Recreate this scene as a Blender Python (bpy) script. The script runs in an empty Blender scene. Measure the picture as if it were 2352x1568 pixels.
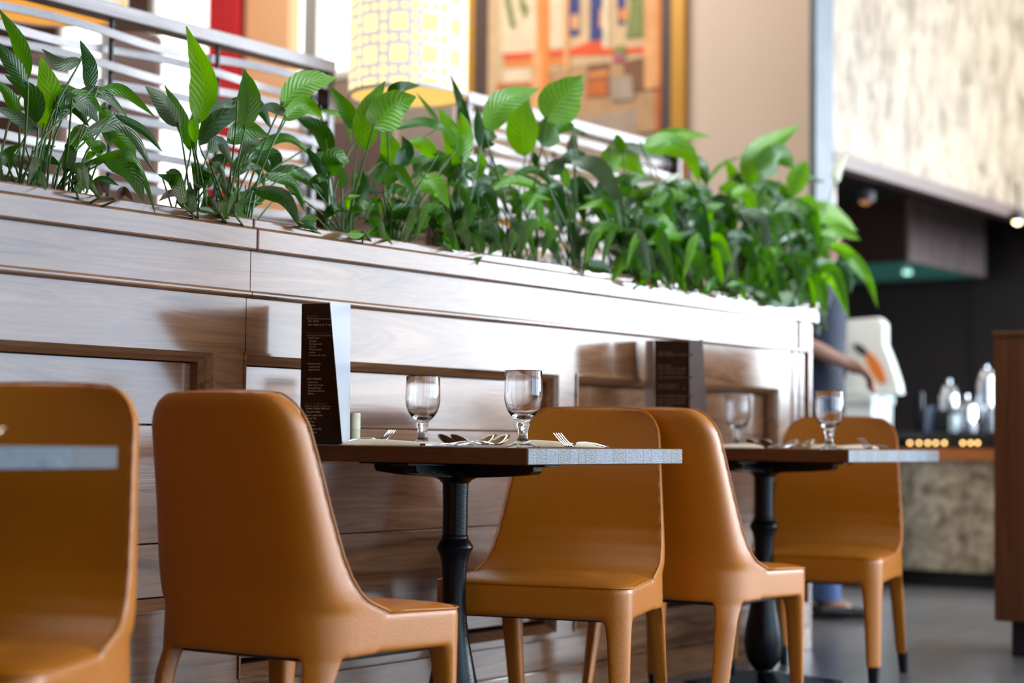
import bpy, bmesh, math, random
from mathutils import Vector, Matrix, noise
PI = math.pi
rnd = random.Random(11)
sc = bpy.context.scene
COL = sc.collection
V = Vector

# ------------------------------------------------------------------ camera
W, H, F = 2352, 1568, 4100.0
YAW, PITCH, ROLL, CZ = .635, .0552, .0111, .7463
CP = V((0, -3.0, CZ))
fw = V((math.cos(YAW)*math.cos(PITCH), math.sin(YAW)*math.cos(PITCH), math.sin(PITCH)))
r0 = V((math.sin(YAW), -math.cos(YAW), 0)); u0 = r0.cross(fw)
rt = r0*math.cos(ROLL)+u0*math.sin(ROLL); up = -r0*math.sin(ROLL)+u0*math.cos(ROLL)
cam = bpy.data.cameras.new('camera'); co = bpy.data.objects.new('camera', cam); COL.objects.link(co)
M = Matrix((rt, up, -fw)).transposed().to_4x4(); M.translation = CP
co.matrix_world = M
cam.sensor_width = 36; cam.lens = 36*F/W; cam.clip_start = .05; cam.clip_end = 200
cam.dof.use_dof = True; cam.dof.focus_distance = 4.08; cam.dof.aperture_fstop = 1.9
sc.camera = co

def ray(px, py): return fw + rt*((px-W/2)/F) - up*((py-H/2)/F)
def onY(px, py, Y): d = ray(px, py); return CP + d*((Y-CP.y)/d.y)
def onX(px, py, X): d = ray(px, py); return CP + d*((X-CP.x)/d.x)
def onZ(px, py, Z): d = ray(px, py); return CP + d*((Z-CP.z)/d.z)
def dep(px, py, D): return CP + ray(px, py)*D
def depth(p): return (p-CP).dot(fw)

# ------------------------------------------------------------------ materials
def nodes(m): m.use_nodes = True; return m.node_tree.nodes, m.node_tree.links
def mat(name, c, rough=.5, metal=0, coat=0, spec=.5, emit=None, es=0, bump=0, bscale=40, var=0, vscale=6, trans=0, sheen=0, subs=0, cr=.05):
    m = bpy.data.materials.new(name); n, l = nodes(m); b = n['Principled BSDF']
    b.inputs['Base Color'].default_value = (*c, 1); b.inputs['Roughness'].default_value = rough
    b.inputs['Metallic'].default_value = metal; b.inputs['Coat Weight'].default_value = coat
    b.inputs['Coat Roughness'].default_value = cr
    b.inputs['Specular IOR Level'].default_value = spec
    b.inputs['Transmission Weight'].default_value = trans
    b.inputs['Sheen Weight'].default_value = sheen
    if emit: b.inputs['Emission Color'].default_value = (*emit, 1); b.inputs['Emission Strength'].default_value = es
    tc = n.new('ShaderNodeTexCoord')
    if var:
        t = n.new('ShaderNodeTexNoise'); t.inputs['Scale'].default_value = vscale; t.inputs['Detail'].default_value = 5
        l.new(tc.outputs['Object'], t.inputs['Vector'])
        mx = n.new('ShaderNodeMix'); mx.data_type = 'RGBA'
        l.new(t.outputs['Fac'], mx.inputs[0])
        mx.inputs[6].default_value = (*[max(0, x*(1-var)) for x in c], 1); mx.inputs[7].default_value = (*[min(1, x*(1+var)) for x in c], 1)
        l.new(mx.outputs[2], b.inputs['Base Color'])
    if bump:
        t = n.new('ShaderNodeTexNoise'); t.inputs['Scale'].default_value = bscale; t.inputs['Detail'].default_value = 4
        l.new(tc.outputs['Object'], t.inputs['Vector'])
        bp = n.new('ShaderNodeBump'); bp.inputs['Strength'].default_value = bump; bp.inputs['Distance'].default_value = .01
        l.new(t.outputs['Fac'], bp.inputs['Height']); l.new(bp.outputs['Normal'], b.inputs['Normal'])
    return m

def wood(name, c1, c2, scale=(1.2, 9, 16), rough=.25, coat=0, spec=.5, dist=2.0, nscale=1.0, bump=.02, cr=.15):
    m = bpy.data.materials.new(name); n, l = nodes(m); b = n['Principled BSDF']
    tc = n.new('ShaderNodeTexCoord'); mp = n.new('ShaderNodeMapping'); mp.inputs['Scale'].default_value = scale
    l.new(tc.outputs['Object'], mp.inputs['Vector'])
    t1 = n.new('ShaderNodeTexNoise'); t1.inputs['Scale'].default_value = nscale; t1.inputs['Detail'].default_value = 6
    t1.inputs['Distortion'].default_value = dist
    l.new(mp.outputs[0], t1.inputs['Vector'])
    mp2 = n.new('ShaderNodeMapping'); mp2.inputs['Scale'].default_value = (scale[0]*3, scale[1]*9, scale[2]*9)
    l.new(tc.outputs['Object'], mp2.inputs['Vector'])
    t2 = n.new('ShaderNodeTexNoise'); t2.inputs['Scale'].default_value = nscale*2; t2.inputs['Detail'].default_value = 3
    l.new(mp2.outputs[0], t2.inputs['Vector'])
    r = n.new('ShaderNodeValToRGB'); e = r.color_ramp.elements
    e[0].position = .32; e[0].color = (*c1, 1); e[1].position = .68; e[1].color = (*c2, 1)
    k = r.color_ramp.elements.new(.47); k.color = (*[a*.35+b_*.65 for a, b_ in zip(c1, c2)], 1)
    k = r.color_ramp.elements.new(.53); k.color = (*[a*.6+b_*.4 for a, b_ in zip(c1, c2)], 1)
    l.new(t1.outputs['Fac'], r.inputs[0])
    mx = n.new('ShaderNodeMix'); mx.data_type = 'RGBA'; mx.blend_type = 'MULTIPLY'; mx.inputs[0].default_value = .35
    l.new(r.outputs[0], mx.inputs[6]); l.new(t2.outputs['Fac'], mx.inputs[7])
    l.new(mx.outputs[2], b.inputs['Base Color'])
    b.inputs['Roughness'].default_value = rough; b.inputs['Coat Weight'].default_value = coat; b.inputs['Coat Roughness'].default_value = cr
    b.inputs['Specular IOR Level'].default_value = spec
    bp = n.new('ShaderNodeBump'); bp.inputs['Strength'].default_value = bump; bp.inputs['Distance'].default_value = .004
    l.new(t2.outputs['Fac'], bp.inputs['Height']); l.new(bp.outputs['Normal'], b.inputs['Normal'])
    return m

def emis(name, c, s):
    m = bpy.data.materials.new(name); n, l = nodes(m); n.clear()
    e = n.new('ShaderNodeEmission'); e.inputs[0].default_value = (*c, 1); e.inputs[1].default_value = s
    o = n.new('ShaderNodeOutputMaterial'); l.new(e.outputs[0], o.inputs[0]); return m

MW = wood('walnut_veneer', (.12, .046, .019), (.37, .168, .078), scale=(1.1, 8, 11), rough=.16, spec=.6, dist=1.9)
MWd = wood('walnut_dark', (.05, .02, .01), (.11, .05, .026), scale=(1.1, 12, 12), rough=.26, spec=.5)
MTt = wood('table_walnut', (.075, .025, .008), (.17, .062, .022), scale=(14, 1.6, 16), rough=.45, spec=.3)
MTe = wood('table_end_grain', (.065, .082, .11), (.135, .155, .19), scale=(22, 3, 22), rough=.4, spec=.55, bump=.3, dist=.8)  # end grain tinted with the blue of the window light
MSl = wood('slat_wood_with_sheen', (.36, .27, .25), (.56, .45, .42), scale=(1.5, 20, 20), rough=.3, spec=.6)  # whitish window reflection is mixed into the slat colour
MHs = wood('reddish_wood', (.11, .035, .012), (.22, .075, .03), scale=(10, 10, .8), rough=.45, spec=.3)
MLe = mat('caramel_leather', (.52, .150, .003), .37, spec=.7, bump=.1, bscale=260, var=.06, vscale=5)
MSt = mat('pale_thread', (.78, .62, .42), .5)
MBk = mat('black_cast_iron', (.004, .004, .005), .2, spec=.24, bump=.1, bscale=300)
MBm = mat('black_matte', (.012, .012, .013), .5)
MFe = mat('dark_metal_tip', (.035, .033, .034), .3, metal=.7)
MSs = mat('polished_steel', (.75, .75, .78), .12, metal=1)
MCu = mat('cutlery_steel', (.36, .355, .36), .12, metal=1)
MNa = mat('cream_cloth', (.90, .68, .42), .85, sheen=.3, bump=.2, bscale=90)
MCr = mat('cream_plastic', (.80, .70, .46), .45)
MMn = mat('brown_menu_card', (.05, .026, .017), .6, spec=.12, var=.25, vscale=60)
MMw = mat('menu_card_back', (.55, .58, .62), .3, spec=.6)
MTx = mat('menu_print', (.95, .84, .68), .6)
MTg = mat('menu_gold_print', (.24, .14, .05), .5)
MGl = bpy.data.materials.new('clear_glass'); _n, _l = nodes(MGl); _b = _n['Principled BSDF']
_b.inputs['Base Color'].default_value = (1, 1, 1, 1); _b.inputs['Transmission Weight'].default_value = 1
_b.inputs['Roughness'].default_value = 0; _b.inputs['IOR'].default_value = 1.5
MSoil = mat('potting_soil', (.03, .018, .01), .95, bump=.8, bscale=60)

def leafmat(name, c, cr, rough=.34, tr=.35):
    m = bpy.data.materials.new(name); n, l = nodes(m); b = n['Principled BSDF']; out = n['Material Output']
    uv = n.new('ShaderNodeUVMap'); sp = n.new('ShaderNodeSeparateXYZ'); l.new(uv.outputs[0], sp.inputs[0])
    ab = n.new('ShaderNodeMath'); ab.operation = 'SUBTRACT'; ab.inputs[1].default_value = .5; l.new(sp.outputs[0], ab.inputs[0])
    aa = n.new('ShaderNodeMath'); aa.operation = 'ABSOLUTE'; l.new(ab.outputs[0], aa.inputs[0])
    k = n.new('ShaderNodeMath'); k.operation = 'MULTIPLY'; k.inputs[1].default_value = .45; l.new(aa.outputs[0], k.inputs[0])
    d = n.new('ShaderNodeMath'); d.operation = 'SUBTRACT'; l.new(sp.outputs[1], d.inputs[0]); l.new(k.outputs[0], d.inputs[1])
    f = n.new('ShaderNodeMath'); f.operation = 'MULTIPLY'; f.inputs[1].default_value = 70; l.new(d.outputs[0], f.inputs[0])
    s = n.new('ShaderNodeMath'); s.operation = 'SINE'; l.new(f.outputs[0], s.inputs[0])
    pw = n.new('ShaderNodeMapRange'); pw.inputs[1].default_value = .3; pw.inputs[2].default_value = 1; l.new(s.outputs[0], pw.inputs[0])
    mr = n.new('ShaderNodeMapRange'); mr.inputs[1].default_value = 0; mr.inputs[2].default_value = .03; mr.inputs[3].default_value = 1; mr.inputs[4].default_value = 0
    l.new(aa.outputs[0], mr.inputs[0])
    m1 = n.new('ShaderNodeMath'); m1.operation = 'MULTIPLY'; m1.inputs[1].default_value = .12; l.new(pw.outputs[0], m1.inputs[0])
    mxx = n.new('ShaderNodeMath'); mxx.operation = 'MAXIMUM'; l.new(m1.outputs[0], mxx.inputs[0]); l.new(mr.outputs[0], mxx.inputs[1])
    nz = n.new('ShaderNodeTexNoise'); nz.inputs['Scale'].default_value = 14
    tc = n.new('ShaderNodeTexCoord'); l.new(tc.outputs['Object'], nz.inputs['Vector'])
    c0 = n.new('ShaderNodeMix'); c0.data_type = 'RGBA'; l.new(nz.outputs['Fac'], c0.inputs[0])
    c0.inputs[6].default_value = (*[x*.7 for x in c], 1); c0.inputs[7].default_value = (*[x*1.3 for x in c], 1)
    cx = n.new('ShaderNodeMix'); cx.data_type = 'RGBA'; l.new(mxx.outputs[0], cx.inputs[0]); l.new(c0.outputs[2], cx.inputs[6]); cx.inputs[7].default_value = (*cr, 1)
    l.new(cx.outputs[2], b.inputs['Base Color']); b.inputs['Roughness'].default_value = rough; b.inputs['Specular IOR Level'].default_value = .55
    bp = n.new('ShaderNodeBump'); bp.inputs['Strength'].default_value = .3; bp.inputs['Distance'].default_value = .003
    l.new(s.outputs[0], bp.inputs['Height']); l.new(bp.outputs['Normal'], b.inputs['Normal'])
    t = n.new('ShaderNodeBsdfTranslucent'); hs = n.new('ShaderNodeHueSaturation'); hs.inputs['Value'].default_value = 2.2; hs.inputs['Saturation'].default_value = 1.15
    l.new(cx.outputs[2], hs.inputs['Color']); l.new(hs.outputs[0], t.inputs[0])
    ms = n.new('ShaderNodeMixShader'); ms.inputs[0].default_value = tr; l.new(b.outputs[0], ms.inputs[1]); l.new(t.outputs[0], ms.inputs[2]); l.new(ms.outputs[0], out.inputs[0])
    return m
LB = leafmat('leaf_bright_green', (.12, .30, .006), (.17, .37, .03), .38, .45)  # leaf tones from bright to grey, one given to each leaf
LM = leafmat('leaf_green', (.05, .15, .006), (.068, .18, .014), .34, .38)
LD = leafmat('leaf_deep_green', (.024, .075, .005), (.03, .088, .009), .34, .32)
LG = leafmat('leaf_grey_green', (.085, .12, .055), (.11, .15, .07), .4, .2)
LX = leafmat('leaf_waxy', (.035, .10, .022), (.055, .14, .035), .16, .15)
LN = leafmat('leaf_withered', (.07, .025, .014), (.12, .05, .03), .7, .2)
LW = leafmat('spathe_white', (.8, .82, .62), (.85, .86, .7), .5, .3)
LS = mat('leaf_stalk', (.06, .13, .015), .4, spec=.5)
LEAF = dict(b=LB, m=LM, d=LD, g=LG, x=LX, n=LN, w=LW)
LKEYS = 'bmdgxnw'

# ------------------------------------------------------------------ builders
class MB:
    def __init__(s): s.v = []; s.f = []; s.m = []; s.uv = {}
    def add(s, vs, fs, mi=0):
        o = len(s.v); s.v += [tuple(p) for p in vs]; s.f += [tuple(i+o for i in f) for f in fs]; s.m += [mi]*len(fs); return o
    def box(s, a, b, mi=0, bev=0):
        x0, y0, z0 = [min(p, q) for p, q in zip(a, b)]; x1, y1, z1 = [max(p, q) for p, q in zip(a, b)]
        if bev <= 0:
            s.add([(x0,y0,z0),(x1,y0,z0),(x1,y1,z0),(x0,y1,z0),(x0,y0,z1),(x1,y0,z1),(x1,y1,z1),(x0,y1,z1)],
                  [(0,3,2,1),(4,5,6,7),(0,1,5,4),(1,2,6,5),(2,3,7,6),(3,0,4,7)], mi); return
        bm = bmesh.new(); bmesh.ops.create_cube(bm, size=1)
        for v in bm.verts: v.co = V(((x0+x1)/2+v.co.x*(x1-x0), (y0+y1)/2+v.co.y*(y1-y0), (z0+z1)/2+v.co.z*(z1-z0)))
        bmesh.ops.bevel(bm, geom=bm.edges[:], offset=bev, segments=2, affect='EDGES', profile=.5)
        s.bm(bm, mi)
    def bm(s, bm, mi=0):
        bm.verts.ensure_lookup_table(); bm.verts.index_update()
        s.add([v.co[:] for v in bm.verts], [[v.index for v in f.verts] for f in bm.faces], mi); bm.free()
    def quad(s, a, b, c, d, mi=0): s.add([a, b, c, d], [(0, 1, 2, 3)], mi)
    def slab(s, pts, off, mi=0):   # polygon extruded by vector
        n = len(pts); off = V(off); p = [V(q) for q in pts]
        s.add(p+[q+off for q in p], [tuple(range(n)), tuple(range(2*n-1, n-1, -1))]+[(i, (i+1) % n, (i+1) % n+n, i+n) for i in range(n)], mi)
    def loft(s, rings, mi=0, cap=True, closed=True):
        n = len(rings[0]); vs = [p for r in rings for p in r]; fs = []
        for i in range(len(rings)-1):
            for j in range(n if closed else n-1):
                k = (j+1) % n; fs.append((i*n+j, i*n+k, (i+1)*n+k, (i+1)*n+j))
        if cap: fs.append(tuple(range(n-1, -1, -1))); fs.append(tuple((len(rings)-1)*n+j for j in range(n)))
        s.add(vs, fs, mi)
    def lathe(s, prof, c=(0, 0, 0), seg=32, mi=0, cap=True):
        c = V(c); s.loft([[(c.x+r*math.cos(2*PI*j/seg), c.y+r*math.sin(2*PI*j/seg), c.z+z) for j in range(seg)] for r, z in prof], mi, cap)
    def tube(s, pts, r, seg=8, mi=0):
        pts = [V(p) for p in pts]; rr = r if isinstance(r, (list, tuple)) else [r]*len(pts); rings = []
        nrm = None
        for i, p in enumerate(pts):
            t = (pts[min(i+1, len(pts)-1)]-pts[max(i-1, 0)]).normalized()
            if nrm is None: nrm = t.orthogonal().normalized()
            nrm = (nrm-t*nrm.dot(t)); nrm = nrm.normalized() if nrm.length > 1e-6 else t.orthogonal().normalized()
            b = t.cross(nrm); rings.append([p+(nrm*math.cos(2*PI*j/seg)+b*math.sin(2*PI*j/seg))*rr[i] for j in range(seg)])
        s.loft(rings, mi)
    def build(s, name, mats, parent=None, smooth=False, sub=0, bevel=0, loc=None, fix=True):
        me = bpy.data.meshes.new(name); me.from_pydata(s.v, [], s.f)
        if not isinstance(mats, (list, tuple)): mats = [mats]
        for m in mats: me.materials.append(m)
        if len(mats) > 1: me.polygons.foreach_set('material_index', s.m)
        if fix:
            bm = bmesh.new(); bm.from_mesh(me); bmesh.ops.recalc_face_normals(bm, faces=bm.faces[:]); bm.to_mesh(me); bm.free()
        if smooth:
            me.polygons.foreach_set('use_smooth', [True]*len(me.polygons))
        me.update()
        o = bpy.data.objects.new(name, me); COL.objects.link(o)
        if parent: o.parent = parent
        if bevel:
            b = o.modifiers.new('b', 'BEVEL'); b.width = bevel; b.segments = 2; b.limit_method = 'ANGLE'
        if sub:
            q = o.modifiers.new('s', 'SUBSURF'); q.levels = q.render_levels = sub
        if smooth == 'auto':
            try: me.set_sharp_from_angle(angle=math.radians(38))
            except Exception: pass
        if loc: o.location = loc
        return o

def tag(o, label=None, cat=None, group=None, kind=None):
    if label: o['label'] = label
    if cat: o['category'] = cat
    if group: o['group'] = group
    if kind: o['kind'] = kind
    return o
def thing(name, label, cat, loc=(0, 0, 0), rz=0, group=None):
    o = bpy.data.objects.new(name, None); COL.objects.link(o); o.location = loc; o.rotation_euler = (0, 0, rz); o.empty_display_size = .1
    return tag(o, label, cat, group)
def struct(o): o['kind'] = 'structure'; return o
def copy_tree(o, parent=None):
    c = o.copy(); COL.objects.link(c)
    if parent: c.parent = parent
    for ch in list(o.children): copy_tree(ch, c)
    return c
def B(a, b, name, m, parent=None, bev=0): q = MB(); q.box(a, b, 0, bev); return q.build(name, m, parent)
def catmull(P, n):
    P = [V(p) for p in P]; P = [P[0]*2-P[1]]+P+[P[-1]*2-P[-2]]; out = []; k = len(P)-3
    for i in range(n+1):
        t = i/n*k; j = min(int(t), k-1); u = t-j; a, b, c, d = P[j:j+4]
        out.append(.5*((2*b)+(c-a)*u+(2*a-5*b+4*c-d)*u*u+(3*b-a-3*c+d)*u**3))
    return out

# ------------------------------------------------------------------ setting
fl = wood('grey_brown_floor', (.12, .115, .115), (.225, .212, .205), scale=(1.5, 8, 1), rough=.32, spec=.55, bump=.05)
q = MB(); q.box((-5, -7, -.1), (21, 10, 0)); struct(q.build('floor', fl))
q = MB(); q.box((-5, -7, 5.2), (21, 10, 5.3)); struct(q.build('ceiling', mat('ceiling_paint', (.35, .30, .26), .9)))
MBe = mat('beige_wall_paint', (.74, .60, .49), .8, var=.04, vscale=2)
MBr = mat('brown_wall', (.16, .085, .06), .7, var=.2, vscale=3)
MPe = mat('peach_wall_paint', (.85, .46, .24), .8)
# window wall beside the camera
SILL, HEAD = .45, 4.9
q = MB()
q.box((-5, -6.7, 0), (21, -6.5, SILL)); q.box((-5, -6.7, HEAD), (21, -6.5, 5.2))
edges = [(-2.2, 2.7), (3.0, 6.0), (6.25, 9.2), (9.45, 12.4), (12.65, 15.6), (15.85, 19.6)]  # first opening is added to brighten the chair fronts
xs = -5
SILLS = [SILL, SILL, SILL, SILL, 1.2, 1.3]
for k_, (a, b) in enumerate(edges): q.box((xs, -6.7, SILL), (a, -6.5, HEAD)); q.box((a, -6.7, SILL), (b, -6.5, SILLS[k_]+.001)); xs = b
q.box((xs, -6.7, SILL), (21, -6.5, HEAD))
struct(q.build('wall_front', mat('front_wall_paint', (.28, .22, .18), .8)))
for i, (a, b) in enumerate(edges):
    st = [2.4, 6.0, 10, 14, 34, 44][i]
    p = B((a, -6.64, SILLS[i]), (b, -6.62, HEAD), 'window_%d' % (i+1), emis('daylight_glass_%d' % i, (.60, .79, 1.0) if i < 3 else (.78, .89, 1.0), st)); struct(p)
    f = MB()
    for z in (SILLS[i], 2.0, 3.4, HEAD-.05): f.box((a, -6.61, z), (b, -6.52, z+.05))
    for x in (a, (a+b)/2-.025, b-.05): f.box((x, -6.61, SILLS[i]), (x+.05, -6.52, HEAD))
    f.build('window_frame', MBm, p)
q = MB(); q.box((-5.2, -7, 0), (-5, 10, 5.2)); struct(q.build('wall_left', mat('left_wall_paint', (.2, .13, .09), .8)))
q = MB(); q.box((-5, 10, 0), (21, 10.2, 5.2)); struct(q.build('wall_back', MBr))
q = MB(); q.box((21, -7, 0), (21.2, 10, 5.2)); struct(q.build('wall_far', mat('far_wall_paint', (.35, .3, .26), .8)))

# end wall of the dining hall (plane X = 8.4)
EX = 8.4
def pxrect(x0, x1, y0, y1, X=EX):
    a = onX(x0, (y0+y1)/2, X); b = onX(x1, (y0+y1)/2, X); c = onX((x0+x1)/2, y0, X); d = onX((x0+x1)/2, y1, X)
    return a.y, b.y, d.z, c.z
q = MB(); q.box((EX, 1.21, 0), (EX+.2, 5.0, 5.2)); struct(q.build('wall_end', MBe))
q = MB(); q.box((EX, 5.0, 0), (EX+.2, 10, 5.2)); struct(q.build('wall_end_brown', MBr)); bpy.data.objects['wall_end_brown'].name = 'wall_right'
def endwin(n, x0, x1, y0, y1, s, col=(1, .98, .94)):
    a, b, z0, z1 = pxrect(x0, x1, y0, y1)
    p = struct(B((EX-.015, b, z0), (EX-.002, a, z1), 'window_%d' % n, emis('end_daylight_%d' % n, col, s)))
    f = MB(); w = .05
    f.box((EX-.05, b-w, z0-w), (EX-.001, b, z1+w)); f.box((EX-.05, a, z0-w), (EX-.001, a+w, z1+w)); f.box((EX-.05, b, z0-w), (EX-.001, a, z0)); f.box((EX-.05, b, z1), (EX-.001, a, z1+w))
    f.build('window_frame', mat('window_frame_white', (.7, .68, .64), .5), p); return p
endwin(7, 150, 236, 20, 560, 3.0); endwin(8, 366, 512, -260, 560, 3.0); endwin(9, 694, 1078, -260, 150, 2.4)
a, b, z0, z1 = pxrect(592, 692, -300, 600)
struct(B((EX-.12, b, 0), (EX-.001, a, 5.19), 'trim_1', MPe))
struct(B((EX-.06, 4.1, 1.3), (EX-.001, 4.85, 3.0), 'trim_2', mat('taupe_panel', (.3, .2, .16), .7)))
# red curtain : folded sheet
a, b, z0, z1 = pxrect(518, 592, -300, 600)
q = MB(); n = 48; rings = []
for z in (0.02, 4.9): rings.append([(EX-.16-.035*math.sin(i*1.05), b+(a-b)*i/n, z) for i in range(n+1)])
q.loft(rings, cap=False, closed=False)
o = q.build('curtain', mat('red_curtain_cloth', (.5, .015, .018), .9), smooth=True)
m = o.modifiers.new('t', 'SOLIDIFY'); m.thickness = .006
tag(o, 'dark red curtain hanging between the tall window and the peach pilaster', 'curtain')

# column and stone bulkhead over the kitchen
B1 = 1.0; cl = onY(1866, 300, B1); cr_ = onY(1907, 300, B1); HX = cr_.x
q = MB(); q.box((cl.x, B1-.02, 0), (HX, B1+.02, 5.2), 0, .004)
struct(q.build('wall_pier', mat('steel_grey_pier', (.15, .165, .185), .4, var=.35, vscale=5, spec=.5)))
bpy.data.objects['wall_pier'].name = 'trim_3'
HB = onY(1905, 345, B1).z; HE = 20.9
def stone(name, c1, c2, c3, sc_=(7, 7, 3.5)):
    m = bpy.data.materials.new(name); n, l = nodes(m); b = n['Principled BSDF']
    tc = n.new('ShaderNodeTexCoord'); mp = n.new('ShaderNodeMapping'); mp.inputs['Scale'].default_value = sc_; mp.inputs['Rotation'].default_value = (0, .35, 0)
    l.new(tc.outputs['Object'], mp.inputs[0])
    t = n.new('ShaderNodeTexNoise'); t.inputs['Scale'].default_value = 1.5; t.inputs['Detail'].default_value = 7; t.inputs['Roughness'].default_value = .62; t.inputs['Distortion'].default_value = .5
    l.new(mp.outputs[0], t.inputs['Vector'])
    r = n.new('ShaderNodeValToRGB'); e = r.color_ramp.elements; e[0].position = .33; e[0].color = (*c1, 1); e[1].position = .6; e[1].color = (*c3, 1)
    k = e.new(.44); k.color = (*c2, 1)
    l.new(t.outputs['Fac'], r.inputs[0]); l.new(r.outputs[0], b.inputs['Base Color']); b.inputs['Roughness'].default_value = .4
    return m
MSB = stone('pale_onyx', (.13, .085, .045), (.32, .225, .14), (.45, .34, .225))
q = MB(); q.box((HX+.02, B1, HB), (HE, B1+.04, 5.2)); struct(q.build('wall_bulkhead', MSB))
q = MB(); q.box((HX+.02, B1-.015, HB-.075), (HE, B1+.07, HB), 0, .004); struct(q.build('trim_4', mat('brown_edge_trim', (.17, .105, .085), .35, spec=.6)))
# kitchen shell
MK = mat('dark_kitchen_tile', (.035, .026, .024), .3, var=.4, vscale=1.5)
q = MB(); q.box((13.2, -1.8, 0), (13.4, 5.5, 3.1)); struct(q.build('wall_kitchen', MK)); 
q = MB(); q.box((8.65, B1+.27, HB+.25), (13.15, 5.35, HB+.33)); struct(q.build('ceiling_kitchen', mat('dark_ceiling', (.03, .028, .03), .6)))
q = MB(); q.box((8.65, 5.4, 0), (13.15, 5.5, 3.0)); struct(q.build('wall_kitchen_side', mat('dark_panel', (.03, .018, .015), .5)))
q = MB(); q.box((13.15, -1.9, 3.0), (13.45, 5.5, 5.2)); struct(q.build('trim_5', MK))
# joints in the tile wall
q = MB()
for i in range(9): q.box((13.19, -1.7+i*.8, 0), (13.2, -1.69+i*.8, 3.1))
struct(q.build('trim_6', mat('tile_joint', (.012, .01, .01), .6)))

# ------------------------------------------------------------------ planter partition
PZT = 1.262   # top of cap
def partition(name, X0, X1, panels, label, end=False):
    t = thing(name, label, 'planter partition', ((X0+X1)/2, .17, 0), group=None)
    ox, oy = (X0+X1)/2, .17
    def part(nm, m, mb, **k):
        o = mb.build(nm, m, t, **k); o.matrix_parent_inverse = Matrix.Translation((-ox, -oy, 0)); return o
    g = .0012
    X0g, X1g = X0+g, X1-g
    q = MB(); q.box((X0g, -.020, 1.238), (X1g, .03, PZT), 0, .004); part('upper_cap', MW, q)
    q = MB(); q.box((X0g, -.034, 1.186), (X1g, .03, 1.2375), 0, .004); part('cap_rail', MW, q)
    q = MB(); q.box((X0g, -.012, 1.085), (X1g, .03, 1.1855)); part('frieze_board', MW, q)
    # bead moulding
    q = MB(); pr = [(-.0, 1.0925), (-.013, 1.0915), (-.0175, 1.0895), (-.019, 1.086), (-.0192, 1.082), (-.018, 1.0785), (-.013, 1.0755), (0, 1.0745)]
    q.loft([[(x, y, z) for y, z in pr] for x in (X0g, X1g)]); part('bead_moulding', MW, q)
    # framing : stiles and rails round the recessed panels
    zt, zb, zf = .94, .335 if not end else .19, 1.074
    if not end: zb = .36
    q = MB(); xs = X0g
    for a, b in panels:
        q.box((xs, 0, 0), (a, .03, zf)); q.box((a, 0, zt), (b, .03, zf)); q.box((a, 0, 0), (b, .03, zb)); xs = b
    q.box((xs, 0, 0), (X1g, .03, zf))
    part('panel_frame', MW, q)
    for a, b in panels:
        q = MB(); w, dp = .022, .05
        o_ = [(a, zb), (b, zb), (b, zt), (a, zt)]; i_ = [(a+w, zb+w), (b-w, zb+w), (b-w, zt-w), (a+w, zt-w)]
        m_ = [(a+w*.5, zb+w*.5), (b-w*.5, zb+w*.5), (b-w*.5, zt-w*.5), (a+w*.5, zt-w*.5)]
        e_ = [(a-.006, zb-.006), (b+.006, zb-.006), (b+.006, zt+.006), (a-.006, zt+.006)]
        rg = [[(x, 0.0, z) for x, z in e_], [(x, -.005, z) for x, z in e_], [(x, -.005, z) for x, z in o_], [(x, .006, z) for x, z in m_], [(x, .024, z) for x, z in i_], [(x, dp, z) for x, z in i_]]
        q.loft(rg, cap=False); part('panel_moulding', MWd if False else MW, q)
        q = MB(); zz = zt-w
        js = [zz, .772, .504, .22, zb+w] if end else [zz, .772, .504, zb+w]
        for k in range(len(js)-1):
            if js[k]-js[k+1] > .02: q.box((a+w, dp-.004, js[k+1]+.0012), (b-w, dp+.02, js[k]-.0012), 0, .0018)
        part('recessed_panel', MW, q)
    # skirting
    q = MB()
    for z0_, z1_, yy in ((.0, .086, -.016), (.089, .172, -.012)): q.box((X0g, yy, z0_), (X1g, 0, z1_), 0, .003)
    part('skirting', MW, q)
    # back face and trough
    q = MB(); q.box((X0g, .33, 0), (X1g, .36, PZT), 0, .003); part('back_board', MW, q)
    q = MB(); q.box((X0g, .031, 1.05), (X1g, .329, 1.19)); part('soil', MSoil, q)
    if end:
        q = MB(); q.box((X1, -.034, 1.186), (X1+.035, .36, PZT), 0, .003); q.box((X1, -.012, 0), (X1+.025, .36, 1.185), 0, .003); part('end_post', MW, q)
        q = MB(); q.box((X1-.085, -.019, .0), (X1-.078, -.011, 1.186)); part('corner_bead', MWd, q)
    return t
XJ = 3.012; XE = 5.885
partition('planter_partition', 1.0, XJ, [(1.25, 2.905)], 'glossy walnut planter partition section left of the vertical joint, nearest the camera')
partition('planter_partition', XJ, XE, [(3.012, 4.30), (4.40, 5.665)], 'glossy walnut planter partition section right of the vertical joint, behind both set tables', True)

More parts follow.
